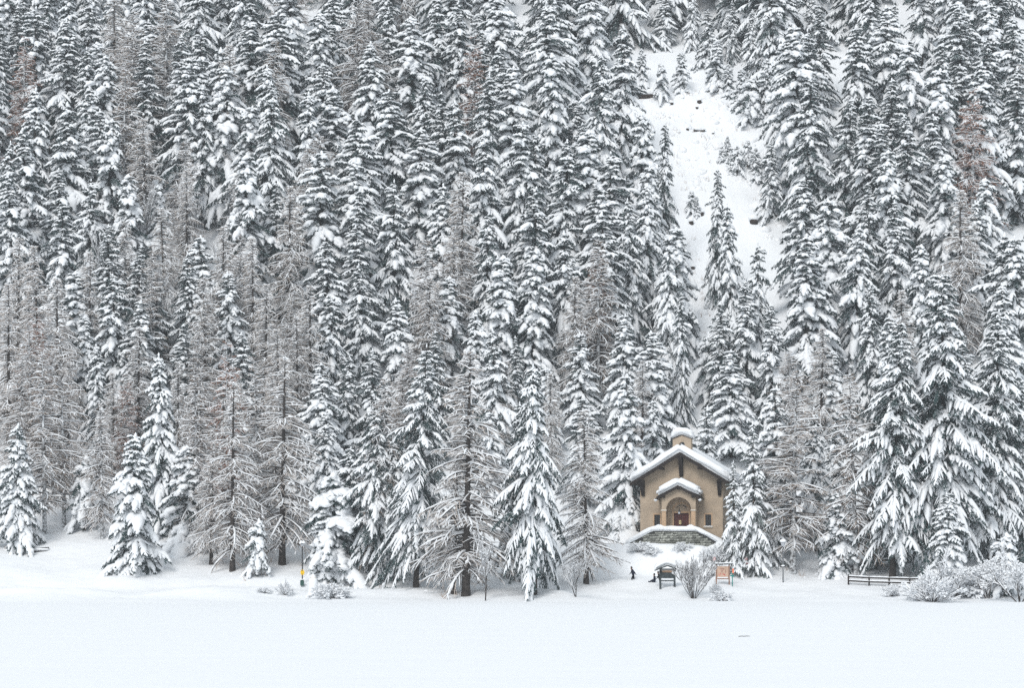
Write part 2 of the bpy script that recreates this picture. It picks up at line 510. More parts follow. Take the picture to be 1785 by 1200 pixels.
    tubes(sn, Pl - Tl * ln[:, None] * 0.5, Tl * ln[:, None], np.stack([0 * ln, 0 * ln, -0.2 * ln], -1), ln * 0.42, ln * 0.34, [0.1, 0.75, 1, 0.95, 0.65, 0.1], 8, lower=0.4, jit=0.12, rng=rng)
    # crumbs of snow caught all over the needle sprays
    nc = int(len(l) * crumbs)
    ii = rng.integers(0, len(l), nc); tt = rng.uniform(0.2, 1.05, nc)
    Pc = O[ii] + d[ii] * tt[:, None] + g2[ii] * (tt * tt)[:, None] + rng.normal(0, 1, (nc, 3)) * np.array([0.11, 0.11, 0.05])
    q = rng.uniform(0.03, 0.085, nc)[:, None, None] * (1 + 0.6 * rng.uniform(-1, 1, (nc, 6, 1)))
    oc = np.array([[1, 0, 0], [0, 1, 0], [-1, 0, 0], [0, -1, 0], [0, 0, 0.8], [0, 0, -0.4]], float)
    V = Pc[:, None] + oc[None] * q
    fc = np.array([[0, 1, 4], [1, 2, 4], [2, 3, 4], [3, 0, 4], [1, 0, 5], [2, 1, 5], [3, 2, 5], [0, 3, 5]])
    sn.add(V, None, (np.arange(nc)[:, None, None] * 6 + fc[None]).reshape(-1, 3))
    # a cap on the leader
    tubes(sn, np.array([[0, 0, H - 1.35]]), np.array([[0, 0, 0.6]]), np.zeros((1, 3)), 0.11 * heavy, 0.11 * heavy, BULGE, 6, lower=1, jit=0.2, rng=rng)
    return tr, fol, sn

def larch(seed, H=24.0, R=3.4, base=0.16, snowy=0.85, droop=0.3, dens=1.0, up=0.0, fine=1.0, thick=1.0, shoots=2, limb=1.0):
    """a leafless larch: bare limbs with snow lying along them and a haze of fine brown twigs"""
    rng = np.random.default_rng(seed)
    tr = trunk_geo(H, 0.011 * H + 0.03, rng)
    n = int(H * 8.5 * dens)
    u = np.sort(rng.random(n)) ** 0.92
    h = (base + (0.985 - base) * u) * H
    az = rng.uniform(0, 6.28, n)
    L = R * (1 - u) ** 0.62 * (0.6 + 0.4 * np.minimum(1, (u + 0.05) / 0.2)) * rng.uniform(0.45, 1.15, n) + 0.25
    el = np.radians(-14 + 34 * u + up + rng.normal(0, 10, n))
    P0 = np.stack([0 * h, 0 * h, h - 0.8], -1)
    D = sph(az, el) * L[:, None]
    G = np.zeros_like(D); G[:, 2] = -droop * L * rng.uniform(0.3, 1.0, n) + up / 100 * L
    G[:, :2] = rng.normal(0, 0.13, (n, 2)) * L[:, None]
    wood, twigs, sn = Geo(), Geo(), Geo()
    tubes(wood, P0, D, G, 0.03 + 0.011 * L, 0.03 + 0.011 * L, [1, 0.9, 0.75, 0.55, 0.3], 4, lower=1, rng=rng)
    bi, t, l, da = [], [], [], []
    for i in range(n):
        k = max(3, int(L[i] / 0.25 * fine))
        for j in range(k):
            bi.append(i); t.append(0.15 + 0.85 * (j + rng.random()) / k)
            l.append((0.25 + 0.36 * L[i] * (1 - t[-1]) ** 0.6) * rng.uniform(0.5, 1.25))
            da.append((1 if j % 2 else -1) * math.radians(rng.uniform(25, 70)))
    bi = np.array(bi); t = np.array(t); l = np.array(l); da = np.array(da)
    O = P0[bi] + D[bi] * t[:, None] + G[bi] * (t * t)[:, None]
    Tg = D[bi] + 2 * G[bi] * t[:, None]
    tel = np.arctan2(Tg[:, 2], np.linalg.norm(Tg[:, :2], axis=1))
    d = sph(az[bi] + da, tel * 0.7 - 0.1 + rng.normal(0, 0.2, len(l))) * l[:, None]
    g2 = np.zeros_like(d); g2[:, 2] = l * rng.normal(-0.25, 0.2, len(l))
    tubes(twigs, O, d, g2, 0.021 * thick, 0.021 * thick, [1, 0.85, 0.4], 3, lower=1, rng=rng)
    # finest hanging shoots
    m = np.repeat(np.arange(len(l)), shoots)
    tt = rng.uniform(0.1, 1.0, len(m))
    O2 = O[m] + d[m] * tt[:, None] + g2[m] * (tt * tt)[:, None]
    l2 = rng.uniform(0.12, 0.36, len(m))
    d2 = sph(rng.uniform(0, 6.28, len(m)), rng.uniform(-1.3, 0.5, len(m))) * l2[:, None]
    S = np.cross(d2, [0.3, 0.5, 0.2]); S /= np.linalg.norm(S, axis=1, keepdims=True)
    wv = 0.016 * thick
    V = np.stack([O2 - S * wv, O2 + S * wv, O2 + d2], 1).reshape(-1, 3)
    twigs.add(V, None, np.arange(len(V)).reshape(-1, 3))
    k = rng.random(n) < snowy
    tubes(sn, (P0 + D * 0.04)[k], (D * 0.93)[k], G[k] * 0.9, (0.06 + 0.015 * L[k]) * limb, (0.065 + 0.017 * L[k]) * limb, [0.5, 1, 0.9, 0.95, 0.7, 0.15], 5, off=(0.03 + 0.008 * L[k]), lower=0.1, jit=0.2, rng=rng)
    k = rng.random(len(l)) < snowy * 0.7
    tubes(sn, O[k], (d * 0.95)[k], g2[k], 0.045, 0.055, [0.6, 1, 0.85, 0.15], 4, off=0.018, lower=0.1, jit=0.2, rng=rng)
    # clots of snow
    ii = rng.integers(0, len(l), int(len(l) * 0.09 * snowy))
    ln = rng.uniform(0.12, 0.34, len(ii))
    dd = d[ii] / l[ii][:, None]
    tubes(sn, O[ii], dd * ln[:, None], np.stack([0 * ln, 0 * ln, -0.2 * ln], -1), ln * 0.42, ln * 0.38, [0.1, 0.9, 1, 0.6, 0.1], 6, lower=0.4, jit=0.15, rng=rng)
    return tr, wood, twigs, sn

def bare_tree(seed, H=5.0, spread=0.55, stems=1, depth=4, r0=0.06, snow=0.8, fork=3, droopy=0.0, tilt_max=0.6, first=0.34, lumps=0.16, fat=1.0):
    """leafless broadleaf or shrub by branching; returns (wood, snow)"""
    rng = np.random.default_rng(seed)
    segs = []
    def grow(p, d, L, r, k):
        e = p + d * L
        segs.append((p, d * L, r, L))
        if k == 0: return
        n = fork if k > 1 else fork + 1
        for i in range(n):
            t = rng.uniform(0.35, 1.0) if i else 1.0
            a = rng.normal(0, 1, 3)
            nd = d + a * spread * (0.35 if i == 0 else 0.75) / 1.6
            nd[2] += 0.12 - droopy * (depth - k)
            nd /= np.linalg.norm(nd)
            grow(p + d * L * t, nd, L * rng.uniform(0.55, 0.85), r * (0.72 if i == 0 else 0.5), k - 1)
    for s in range(stems):
        a = s * 2.4 + rng.uniform(-0.4, 0.4); tilt = tilt_max * ((s + 0.5) / stems) ** 0.6 * rng.uniform(0.8, 1.15) if stems > 1 else 0.05
        d = np.array([math.cos(a) * math.sin(tilt), math.sin(a) * math.sin(tilt), math.cos(tilt)])
        grow(np.array([0.0, 0, -0.2]) + 0.1 * np.array([math.cos(a), math.sin(a), 0]) * (stems > 1), d, H * first * rng.uniform(0.75, 1.1), r0, depth)
    P = np.array([s[0] for s in segs]); D = np.array([s[1] for s in segs]); r = np.array([s[2] for s in segs]); L = np.array([s[3] for s in segs])
    wood, sn = Geo(), Geo()
    G = np.zeros_like(D); G[:, :2] = rng.normal(0, 0.07, (len(D), 2)) * L[:, None]
    r = np.maximum(r, 0.012)
    tubes(wood, P, D, G, r, r, [1, 0.85, 0.6], 5, lower=1, rng=rng)
    k = (rng.random(len(r)) < snow) & (r < r0 * 0.8)
    tubes(sn, P[k], D[k], G[k], r[k] * 0.8 + 0.018 * fat, r[k] * 0.7 + 0.028 * fat, [0.6, 1, 1, 0.3], 4, off=r[k] * 0.7, lower=0.2, jit=0.25, rng=rng)
    ii = np.where((rng.random(len(r)) < lumps * snow) & (r < r0 * 0.6))[0]
    ln = rng.uniform(0.1, 0.26, len(ii))
    dd = D[ii] / L[ii][:, None]
    tubes(sn, P[ii] + D[ii] * 0.5, dd * ln[:, None], np.stack([0 * ln, 0 * ln, -0.3 * ln], -1), ln * 0.5, ln * 0.45, [0.1, 0.9, 1, 0.6, 0.1], 6, lower=0.5, jit=0.15, rng=rng)
    return wood, sn

class Model:
    def __init__(s, H, parts): s.H, s.parts = H, parts   # parts: list of (name, mesh, parent index or None)

def spruce_model(seed, bark='bark', leaf='needles', **k):
    tr, fo, sn = spruce(seed, **k)
    return Model(k.get('H', 22.0), [('trunk', tr.mesh('spruce_trunk', M[bark], True), None), ('crown', fo.mesh('spruce_crown', M[leaf]), None), ('snow_load', sn.mesh('spruce_snow', M['snow'], True), 1)])

def larch_model(seed, twigm='larch_twig', bark='bark_white', **k):
    tr, wo, tw, sn = larch(seed, **k)
    return Model(k.get('H', 24.0), [('trunk', tr.mesh('larch_trunk', M[bark], True), None), ('crown', wo.mesh('larch_limbs', M['bark']), None), ('twigs', tw.mesh('larch_twigs', M[twigm]), 1), ('snow_load', sn.mesh('larch_snow', M['snow'], True), 1)])

def bare_model(seed, H, wm='bark', **k):
    wo, sn = bare_tree(seed, H=H, **k)
    return Model(H, [('branches', wo.mesh('bare_branches', M[wm]), None), ('snow_load', sn.mesh('branch_snow', M['snow'], True), 0)])

SPR = [spruce_model(11, H=22, R=3.5, heavy=1.0, snowy=0.90, shape=0.8),
       spruce_model(12, H=24, R=3.3, heavy=0.9, snowy=0.82, droop=0.7, shape=0.75),
       spruce_model(13, H=20, R=3.5, heavy=1.2, snowy=0.95, shape=0.75),
       spruce_model(14, H=25, R=4.0, heavy=0.95, snowy=0.76, droop=0.5, ragged=0.28, shape=0.85),
       spruce_model(15, H=21, R=2.9, heavy=1.1, snowy=0.93, droop=0.8, shape=0.7),
       spruce_model(16, H=23, R=3.7, heavy=1.05, snowy=0.86, ragged=0.32, base=0.18, shape=0.7),
       spruce_model(17, H=18, R=2.7, heavy=1.25, snowy=0.96, droop=0.75, shape=0.7)]
SPR += [spruce_model(18, H=22, R=4.4, heavy=0.95, snowy=0.88, droop=0.6, shape=0.95, ragged=0.35, dz=0.7),
        spruce_model(19, H=19, R=3.0, heavy=1.3, snowy=0.97, droop=0.9, shape=0.55, ragged=0.3),
        spruce_model(20, H=24, R=3.6, heavy=0.85, snowy=0.7, droop=0.45, shape=1.0, ragged=0.4, base=0.14)]
NEAR = [spruce_model(21, H=16, R=3.2, heavy=1.05, snowy=0.93, dz=0.5, shape=0.8, base=0.05, droop=0.6, twig=0.28, crumbs=1.0),
        spruce_model(22, H=24, R=4.2, heavy=0.8, snowy=0.84, dz=0.48, shape=0.72, base=0.27, ragged=0.3, needle=0.2, twig=0.3, per=7, crumbs=1.0),
        spruce_model(23, H=22, R=3.9, heavy=0.85, snowy=0.9, dz=0.48, shape=0.75, base=0.24, ragged=0.25, needle=0.2, twig=0.3, crumbs=1.0, droop=0.7),
        spruce_model(24, H=33, R=4.9, heavy=0.78, snowy=0.86, dz=0.56, shape=0.72, base=0.17, ragged=0.3, needle=0.2, twig=0.4, per=7, crumbs=1.0)]
YSP = [spruce_model(31, H=9, R=1.7, dz=0.42, heavy=1.15, snowy=0.95, base=0.08, twig=0.26, needle=0.16),
       spruce_model(32, H=7, R=1.3, dz=0.4, heavy=1.3, snowy=0.96, base=0.32, twig=0.26, needle=0.15, droop=0.8)]
LAR = [larch_model(41, H=23, R=4.4), larch_model(42, H=25, R=5.2, droop=0.15, dens=0.9), larch_model(43, H=21, R=3.8, dens=1.1, droop=0.45),
       larch_model(44, twigm='larch_rust', H=23, R=4.0, snowy=0.6, fine=1.2)]
PAL = [larch_model(45, twigm='pale_twig', bark='bark', H=22, R=3.7, snowy=0.95, dens=1.25, droop=0.5, base=0.14, fine=1.05, thick=1.25, shoots=3, limb=0.95)]
FROST = [spruce_model(51, leaf='needles_frost', H=20, R=3.3, heavy=0.8, snowy=0.9, needle=0.17, droop=0.45, base=0.08)]
TRI = sum(len(p[1].polygons) for m in SPR + NEAR + YSP + LAR + PAL + FROST for p in m.parts)
print('tree polygons', TRI, 'tris', sum(len(p[1].loops) - 2 * len(p[1].polygons) for m in SPR + NEAR + YSP + LAR + PAL + FROST for p in m.parts))

def plant(model, x, y, z, H, name, rz=0.0, wide=1.0, lean=(0, 0), **tags):
    s = H / model.H
    r = empty(name, (x, y, z), rz, **tags)
    r.scale = (s * wide, s * wide, s)
    r.rotation_euler = (lean[0], lean[1], rz)
    made = []
    for nm, me, par in model.parts:
        o = bpy.data.objects.new(nm, me)
        COL.objects.link(o)
        o.parent = r if par is None else made[par]
        made.append(o)
    return r
# ------------------------------------------------------------------ the forest
def inside(poly, x, y):
    c = False; j = len(poly) - 1
    for i in range(len(poly)):
        xi, yi = poly[i]; xj, yj = poly[j]
        if (yi > y) != (yj > y) and x < (xj - xi) * (y - yi) / (yj - yi) + xi: c = not c
        j = i
    return c
# open snow on the slope, as seen from the shore
CLEAR = [[(1098, 112), (1180, 160), (1210, 128), (1255, 165), (1300, 205), (1330, 300), (1362, 360), (1368, 450), (1352, 480), (1330, 410), (1300, 340), (1262, 300), (1240, 300), (1215, 420), (1232, 520), (1246, 640), (1205, 640), (1196, 470), (1190, 330), (1160, 215), (1102, 240)],
         [(1566, 380), (1602, 385), (1598, 470), (1572, 500)]]
LANDS = []   # placed trees: (x, y, H, kind, root, tip px, tip py, descriptor)
def rec(root, x, y, z, H, kind, desc, hand=None):
    tx, ty = proj(x, y, z + H)
    bx, by = proj(x, y, z)
    LANDS.append(dict(x=x, y=y, H=H, kind=kind, root=root, tx=tx, ty=ty, by=by, desc=desc, hand=hand))

def put(kind, px, py, H, mi=None, wide=None, hand=None, base=None, lean=(0, 0), desc=None):
    """a tree by its tip in the photo and its height, or (base given) by the rows of tip and foot"""
    if base is not None:
        x, y, z = ground(px, base)
        H = (base - py) / F * y
    else:
        x, y, z = by_tip(px, py, H)
    rng = random.Random(int(px * 7 + py * 13))
    name = {'S': 'spruce_tree', 'N': 'spruce_tree', 'F': 'frosted_spruce', 'Y': 'young_spruce', 'L': 'larch_tree', 'R': 'larch_tree', 'P': 'larch_tree'}[kind]
    pool = {'S': SPR, 'N': NEAR, 'F': FROST, 'Y': YSP, 'L': LAR[:3], 'R': LAR[3:], 'P': PAL}[kind]
    mi = rng.randrange(len(pool)) if mi is None else mi % len(pool)
    if not wide:
        wide = rng.uniform(1.05, 1.45) if kind == 'S' and base is None else rng.uniform(0.95, 1.25)
    if lean == (0, 0): lean = (rng.gauss(0, 0.018), rng.gauss(0, 0.018))
    r = plant(pool[mi], x, y, z, H, name, rng.uniform(0, 6.28), wide, lean)
    rec(r, x, y, z, H, name, desc or (kind, mi, wide, H), hand)
    return r

# trees along the shore: (kind, tip px, tip py, foot py, model, width, label)
SHORE = [
 ('N', 33, 727, 957, 0, 1.05, 'snow-laden spruce standing on the snowy shore at the far left edge'),
 ('N', 236, 742, 999, 0, 1.1, 'free-standing conical spruce with skirt on the snow, front left shore'),
 ('S', 285, 603, 935, 4, 0.95, 'tall spruce right behind the free-standing conical spruce on the left shore'),
 ('Y', 147, 775, 925, 1, 1.0, 'small snowy spruce on thin bare stem behind the bench'),
 ('L', 78, 600, 930, 0, 1.0, 'grey leafless larch rising behind the left-edge shore spruce'),
 ('L', 112, 560, 918, 1, 0.9, 'leafless larch with slim trunks left of the small stemmed spruce'),
 ('L', 178, 690, 940, 2, 1.0, 'low frosted larch leaning out beside the conical shore spruce'),
 ('L', 345, 640, 955, 2, 1.0, 'leafless larch behind the dark spruce branches, right of conical shore spruce'),
 ('Y', 330, 760, 960, 0, 1.3, 'spruce with one heavy snow-bent branch, left of the two larch trunks'),
 ('R', 393, 577, 965, 0, 0.85, 'larch with rust-brown twiggy top rising over the left shore'),
 ('P', 405, 650, 996, 0, 1.15, 'pale rimed larch with bare dark trunk foot, left of the yellow-signed lamp'),
 ('P', 368, 735, 985, 0, 1.1, 'shorter rimed larch leaning at the left of the bare dark trunk'),
 ('Y', 448, 892, 1005, 1, 1.0, 'small spruce with round snow cap on a pale trunk'),
 ('P', 492, 605, 985, 0, 1.3, 'broad arching larch directly behind the lamp with yellow sign'),
 ('L', 455, 620, 975, 0, 1.0, 'upright larch between the rust-topped larch and the arching larch'),
 ('Y', 574, 845, 1011, 0, 1.15, 'little spruce on one of two thin stems right of the snow pillar'),
 ('Y', 582, 800, 1013, 1, 1.4, 'taller spruce on the right of two thin stems near snow pillar'),
 ('N', 612, 770, 1003, 2, 1.25, 'spruce loaded with thick rounded heaps of snow at its top'),
 ('N', 652, 705, 1017, 1, 0.9, 'dark spruce on slanting trunk in the shore clump'),
 ('L', 668, 640, 1012, 2, 0.9, 'larch woven through the dark spruce clump on the shore'),
 ('N', 725, 590, 1025, 3, 0.9, 'tall dark spruce left of the big foreground larch'),
 ('N', 690, 745, 1014, 2, 1.05, 'shorter spruce filling the middle of the dark shore clump'),
 ('P', 812, 590, 1040, 0, 1.35, 'biggest foreground larch with dark trunk reaching the shoreline'),
 ('P', 790, 740, 1036, 0, 1.1, 'lower frosted larch with boughs sweeping to the snow'),
 ('N', 932, 618, 1038, 2, 0.78, 'tall shoreline spruce with bare dark trunk foot, left of bushy frosted tree'),
 ('S', 905, 690, 1010, 1, 0.9, 'second spruce half hidden by the tall shoreline spruce'),
 ('P', 1022, 700, 1018, 0, 1.2, 'pale rimed larch between shoreline spruce and the chapel'),
 ('S', 1092, 640, 925, 2, 1.05, 'snow-plastered spruce close against the chapel on its left'),
 ('S', 1142, 690, 880, 6, 1.05, 'spruce peeking over the chapel roof left of bell gable'),
 ('S', 1232, 700, 885, 2, 1.0, 'snowy spruce behind the chapel roof right of bell gable'),
 ('F', 1280, 795, 1000, 0, 0.8, 'loose frosted spruce reaching the right corner of the chapel'),
 ('F', 1316, 725, 1004, 0, 0.85, 'tall frosted spruce with speckled trunk standing behind the map board'),
 ('L', 1382, 628, 1000, 1, 1.2, 'leafless larch with thick trunk right of the grey lamp post'),
 ('F', 1345, 800, 985, 0, 1.0, 'low snowy spruce behind the grey lamp post'),
 ('S', 1420, 700, 960, 4, 1.0, 'slim spruce set back between the larch and the small shore spruce'),
 ('S', 1345, 660, 960, 2, 1.0, 'thickly snowed spruce standing behind the grey lamp post larches'),
 ('Y', 1457, 845, 1005, 0, 1.25, 'small dense spruce left of the wooden rail fence'),
 ('L', 1493, 632, 1003, 2, 1.05, 'larch with brownish crown whose trunk rises behind the rail fence'),
 ('N', 1556, 540, 1008, 3, 0.95, 'large spruce whose trunk stands behind the middle of rail fence'),
 ('N', 1530, 700, 985, 2, 1.0, 'spruce between the two trunks behind the rail fence'),
 ('N', 1643, 452, 1000, 3, 1.0, 'tallest dark spruce on the right shore, above the snowy bushes'),
 ('N', 1648, 850, 1022, 0, 1.35, 'short wide spruce buried in snow at the right shore'),
 ('N', 1727, 527, 985, 3, 1.0, 'very dark tall spruce near the right edge of the shore'),
 ('Y', 1752, 915, 1040, 1, 1.3, 'snow-bent little spruce among bushes at right shore edge'),
 ('S', 1775, 640, 975, 1, 1.1, 'spruce cut by the right edge of the picture above the shore'),
]
for k, px, py, bp, mi, w, lab in SHORE:
    put(k, px, py, 0, mi, w, hand=lab, base=bp)

# trees on the slope by their tips: (kind, px, py, metres)
TIPS = '''S 117 23 23;S 65 2 23;S 253 60 24;S 350 43 20;S 177 85 22;S 360 137 22;S 60 140 24;S 117 165 24;S 53 213 24;S 103 283 19;S 220 293 20;S 273 313 16;S 327 100 24;S 20 290 22;
S 15 235 23;S 440 20 24;S 395 100 24;R 40 47 24;L 287 -20 25;L 213 105 25;L 400 63 26;L 233 5 24;L 325 285 18;L 200 -30 24;S 485 10 25;S 550 5 24;S 675 2 22;S 717 18 22;S 472 130 25;S 543 147 23;S 583 140 22;S 623 195 22;S 685 145 23;
S 737 123 23;S 793 163 22;S 838 215 24;S 890 103 24;S 557 250 23;S 620 265 22;S 480 310 19;S 622 320 21;S 690 300 22;S 765 310 20;L 622 -40 28;R 825 45 26;L 645 -15 25;S 953 -10 26;S 963 77 26;S 1050 83 25;S 1080 33 24;
S 870 73 23;Y 1117 180 17;S 1156 203 22 0.78;S 1130 310 20 0.85;S 905 200 24;S 983 233 23;S 1022 213 24;S 930 217 22;S 1063 253 22;S 1043 313 20;S 1103 333 22 0.85;S 927 313 22;Y 1120 77 7;Y 1153 100 7;Y 1187 83 7;Y 1250 60 9;S 1235 10 10;S 1205 -15 10;S 1160 -20 10;S 1275 -5 11;S 1310 10 12;S 772 150 22;S 786 -70 22 1.3;S 762 -20 21 1.2;S 800 -10 21 1.2;S 352 400 18;Y 1268 232 4.5;Y 1285 246 5;Y 1303 236 5;Y 1318 252 5.5;Y 1276 262 3.5;Y 1205 325 4;Y 1214 338 3.2;Y 1258 250 3;
Y 1270 105 6;Y 1290 110 7.5;Y 1310 120 9;Y 1335 90 12;S 1392 30 27;S 1410 125 25;S 1493 35 22;S 1537 32 19;S 1550 -5 24;S 1590 65 24;S 1640 65 24;S 1675 0 25;S 1765 15 25;S 1468 160 22;S 1540 210 22;S 1590 190 22;S 1545 250 21;S 1710 95 25;S 1770 105 24;S 1400 300 19;S 1510 310 20;S 1440 335 21;S 1425 440 17;S 1560 340 20;
S 1715 300 20;R 1693 140 24;L 1675 315 24;S 1407 395 22;S 1490 383 20;S 1607 413 20;S 1740 393 21;S 1773 400 22;S 1517 490 18;S 1550 537 18;S 1753 483 18;S 1450 600 14;L 1570 493 19;L 1377 600 17;S 1345 240 12;S 1250 283 20 0.75;S 1277 340 22 0.8;S 1318 410 20 0.85;S 1300 480 17;S 1262 520 15;
Y 1235 563 10;S 1275 600 14;S 1345 520 17;S 927 420 21;S 875 433 20;S 1050 357 22;S 990 390 21;S 1165 417 19 0.75;S 1190 500 18 0.72;S 1090 537 16;S 867 563 18;S 1010 570 14;S 1137 567 15;L 1043 400 23;S 573 403 19;S 630 383 19;S 580 503 18;S 650 600 16;S 557 623 14;S 607 613 14;S 693 510 17;S 780 470 18;S 827 530 16;S 760 567 17;S 843 357 22;S 875 433 19;
S 633 450 18;L 737 400 24;L 713 593 17;L 490 560 19;L 540 483 21;S 187 383 18;S 237 417 17;S 200 467 18;S 272 467 15;S 147 540 15;S 172 590 15;S 227 607 13;S 240 513 16;S 133 460 18;S 330 430 17;S 403 463 17;S 320 557 15;S 423 570 16;L 70 413 22;L 57 550 20;L 347 563 18;L 263 430 19;L 217 373 18;L 290 350 19;L 33 610 17;
L 15 480 21;R 60 520 20;L 100 470 22;L 155 425 20;L 360 470 20;L 440 400 21;L 460 480 20;L 520 540 18;L 240 560 17;L 120 640 15;L 200 640 14;L 310 620 15;L 420 640 14;L 385 380 21;L 30 400 22;R 225 640 14;L 480 640 14;L 1120 620 13;L 960 640 14;L 1000 470 18;R 1040 430 18;L 880 620 14;L 1430 560 17;L 1640 590 15;L 700 640 13;R 712 610 14;L 745 470 20;L 790 400 20'''
for e in TIPS.replace('\n', '').split(';'):
    k, a, b, h, *w = e.split()
    if k == 'L' and int(a) % 5 < 2: k = 'P'
    put(k, float(a), float(b), float(h), None, float(w[0]) if w else None)

# the rest of the wood, spread over the slope away from what stands already
def blocked(x, y, z, H, half):
    ok = False
    for f in (0.0, 0.15, 0.3, 0.45, 0.6, 0.75, 0.9, 1.0):
        w = half * (1 - f) * (0.8 if f > 0.05 else 0.5)
        for sx in (-1, 0, 1):
            px, py = proj(x + sx * w, y, z + H * f)
            for P in CLEAR:
                if inside(P, px, py): return True
    return False
fr = random.Random(99)
NS = sum(1 for t in LANDS if t['kind'] == 'spruce_tree')
pts = [(t['x'], t['y']) for t in LANDS]
cells = {}
def near(x, y, d):
    for a, b in pts:
        if (a - x) ** 2 + ((b - y) * 1.15) ** 2 < d * d: return True
    return False
FILL_END = 438
nl = 0
for tries in range(60000):
    if NS >= 318: break
    y = fr.uniform(288, FILL_END); x = fr.uniform(-0.225, 0.225) * y
    dmin = 4.9 if y < 400 else 4.5
    if near(x, y, dmin): continue
    z = float(T(x, y))
    px, by = proj(x, y, z)
    H = fr.uniform(17, 25) * (0.78 if y < 325 else 1.0)
    if by > 640: H *= 0.8
    if blocked(x, y, z, H, 2.6):
        continue
    if 1085 < px < 1290 and by > 780: continue
    lar = fr.random() < (0.32 if (px < 560 and 380 < by < 930) else 0.06)
    if lar and nl > 45: continue
    pts.append((x, y))
    tx, ty = proj(x, y, z + H)
    k = ('P' if fr.random() < 0.5 else 'L') if lar else ('Y' if fr.random() < 0.05 else 'S')
    if k == 'Y': H *= 0.5; tx, ty = proj(x, y, z + H)
    put(k, tx, ty, H)
    if k == 'S': NS += 1
    if lar: nl += 1
for i in range(16):
    y = fr.uniform(440, 456); x = (-0.21 + 0.42 * (i + fr.random() * 0.6) / 16) * y
    z = float(T(x, y)); tx, ty = proj(x, y, z + 24)
    put('L', tx, ty, 24, wide=1.3)
print('forest', len(LANDS), 'spruce', NS, 'tries', tries)

# ---- labels
WORDS_ = 'zeroth first second third fourth fifth sixth seventh eighth ninth tenth eleventh twelfth thirteenth fourteenth fifteenth sixteenth seventeenth eighteenth nineteenth twentieth'.split()
def spell(n):
    tens = {2: 'twenty', 3: 'thirty', 4: 'forty', 5: 'fifty', 6: 'sixty', 7: 'seventy', 8: 'eighty', 9: 'ninety'}
    if n <= 20: return WORDS_[n]
    return tens[n // 10] + '-' + WORDS_[n % 10] if n % 10 else tens[n // 10][:-1] + 'ieth'
HABIT = {'S': ['evenly snow-laden', 'slender drooping', 'thickly snow-padded', 'dark raggedly branched', 'narrow drooping', 'bare-stemmed ragged', 'slim snow-caked', 'broad spreading', 'blunt heavily caked', 'dark sparse'], 'N': ['full-skirted', 'big dark', 'tall snowy', 'towering'], 'Y': ['small', 'thin little'], 'F': ['frosted'],
         'L': ['bare grey', 'wide bare', 'dense twiggy'], 'R': ['rust-brown'], 'P': ['pale rimed']}
def ordinal(n):
    return str(n) + ('th' if 10 <= n % 100 <= 20 else {1: 'st', 2: 'nd', 3: 'rd'}.get(n % 10, 'th'))
CAT = {'spruce_tree': 'spruce', 'frosted_spruce': 'spruce', 'young_spruce': 'spruce', 'larch_tree': 'larch'}
rows = {}
for t in LANDS:
    t['root']['category'] = CAT[t['kind']]
    if t['hand']:
        t['root']['label'] = t['hand']
        t['root']['group'] = 'trees along the snowy shore'
    else:
        t['root']['group'] = {'spruce_tree': 'snow-laden spruces of the hillside forest', 'young_spruce': 'young spruces among the forest trees', 'larch_tree': 'leafless larches of the hillside forest', 'frosted_spruce': 'frosted spruces'}[t['kind']]
        band = (-1 if t['ty'] > -110 else -2) if t['ty'] < 0 else int(t['ty'] // 60)
        rows.setdefault((band, t['kind']), []).append(t)
for (band, kind), L in rows.items():
    L.sort(key=lambda t: t['tx'])
    noun = {'spruce_tree': 'spruce', 'young_spruce': 'young spruce', 'larch_tree': 'larch'}[kind]
    for i, t in enumerate(L):
        k, mi, w, H = t['desc']
        a = HABIT[k][mi % len(HABIT[k])]
        if kind == 'young_spruce': a = a.replace('thin little', 'thin')
        row = 'reaching just past the top edge' if band == -1 else 'reaching far past the top edge' if band == -2 else f"tipped in the {spell(band + 1)} treetop row"
        t['root']['label'] = f"{a} {noun} {row}, {spell(i + 1)} {noun.split()[-1]} from the left"
# ------------------------------------------------------------------ the chapel
def apply_mods(o):
    dg = bpy.context.evaluated_depsgraph_get()
    me = bpy.data.meshes.new_from_object(o.evaluated_get(dg))
    o.modifiers.clear(); o.data = me

def cut(o, cutters):
    for c in cutters:
        mod = o.modifiers.new('cut', 'BOOLEAN'); mod.operation = 'DIFFERENCE'; mod.object = c; mod.solver = 'EXACT'
    bpy.context.view_layer.update()
    apply_mods(o)
    for c in cutters: bpy.data.objects.remove(c)

def arch_pts(r, spring, bottom, cx=0.0, n=20):
    return [(cx - r, bottom)] + [(cx - r * math.cos(a), spring + r * math.sin(a)) for a in [math.pi * i / n for i in range(n + 1)]] + [(cx + r, bottom)]

CHX, CHY, CHZ = (1187.8 - CX) / F * 275, 275.0, 7.99
chap = empty('chapel', (CHX, CHY, CHZ), -math.radians(13), label='small ochre mountain chapel with snow-thick gabled roof, porch and bell gable', cat='chapel')
HW, EZ, AP, SL = 4.7, 5.35, 8.2, 0.606
body = prism_obj('wall', [(-HW, -2.6), (HW, -2.6), (HW, EZ), (0, AP), (-HW, EZ)], 0, 10, M['plaster'], None)
cts = [prism_obj('c', [(-0.85, -0.62), (0.85, -0.62), (0.85, 1.62), (-0.85, 1.62)], -0.3, 0.35, M['plaster']),
       prism_obj('c', [(-3.1, 0.10), (-2.43, 0.10), (-2.43, 1.44), (-3.1, 1.44)], -0.3, 0.28, M['plaster']),
       prism_obj('c', [(2.72, 0.10), (3.40, 0.10), (3.40, 1.44), (2.72, 1.44)], -0.3, 0.28, M['plaster'])]
cut(body, cts)
body.parent = chap
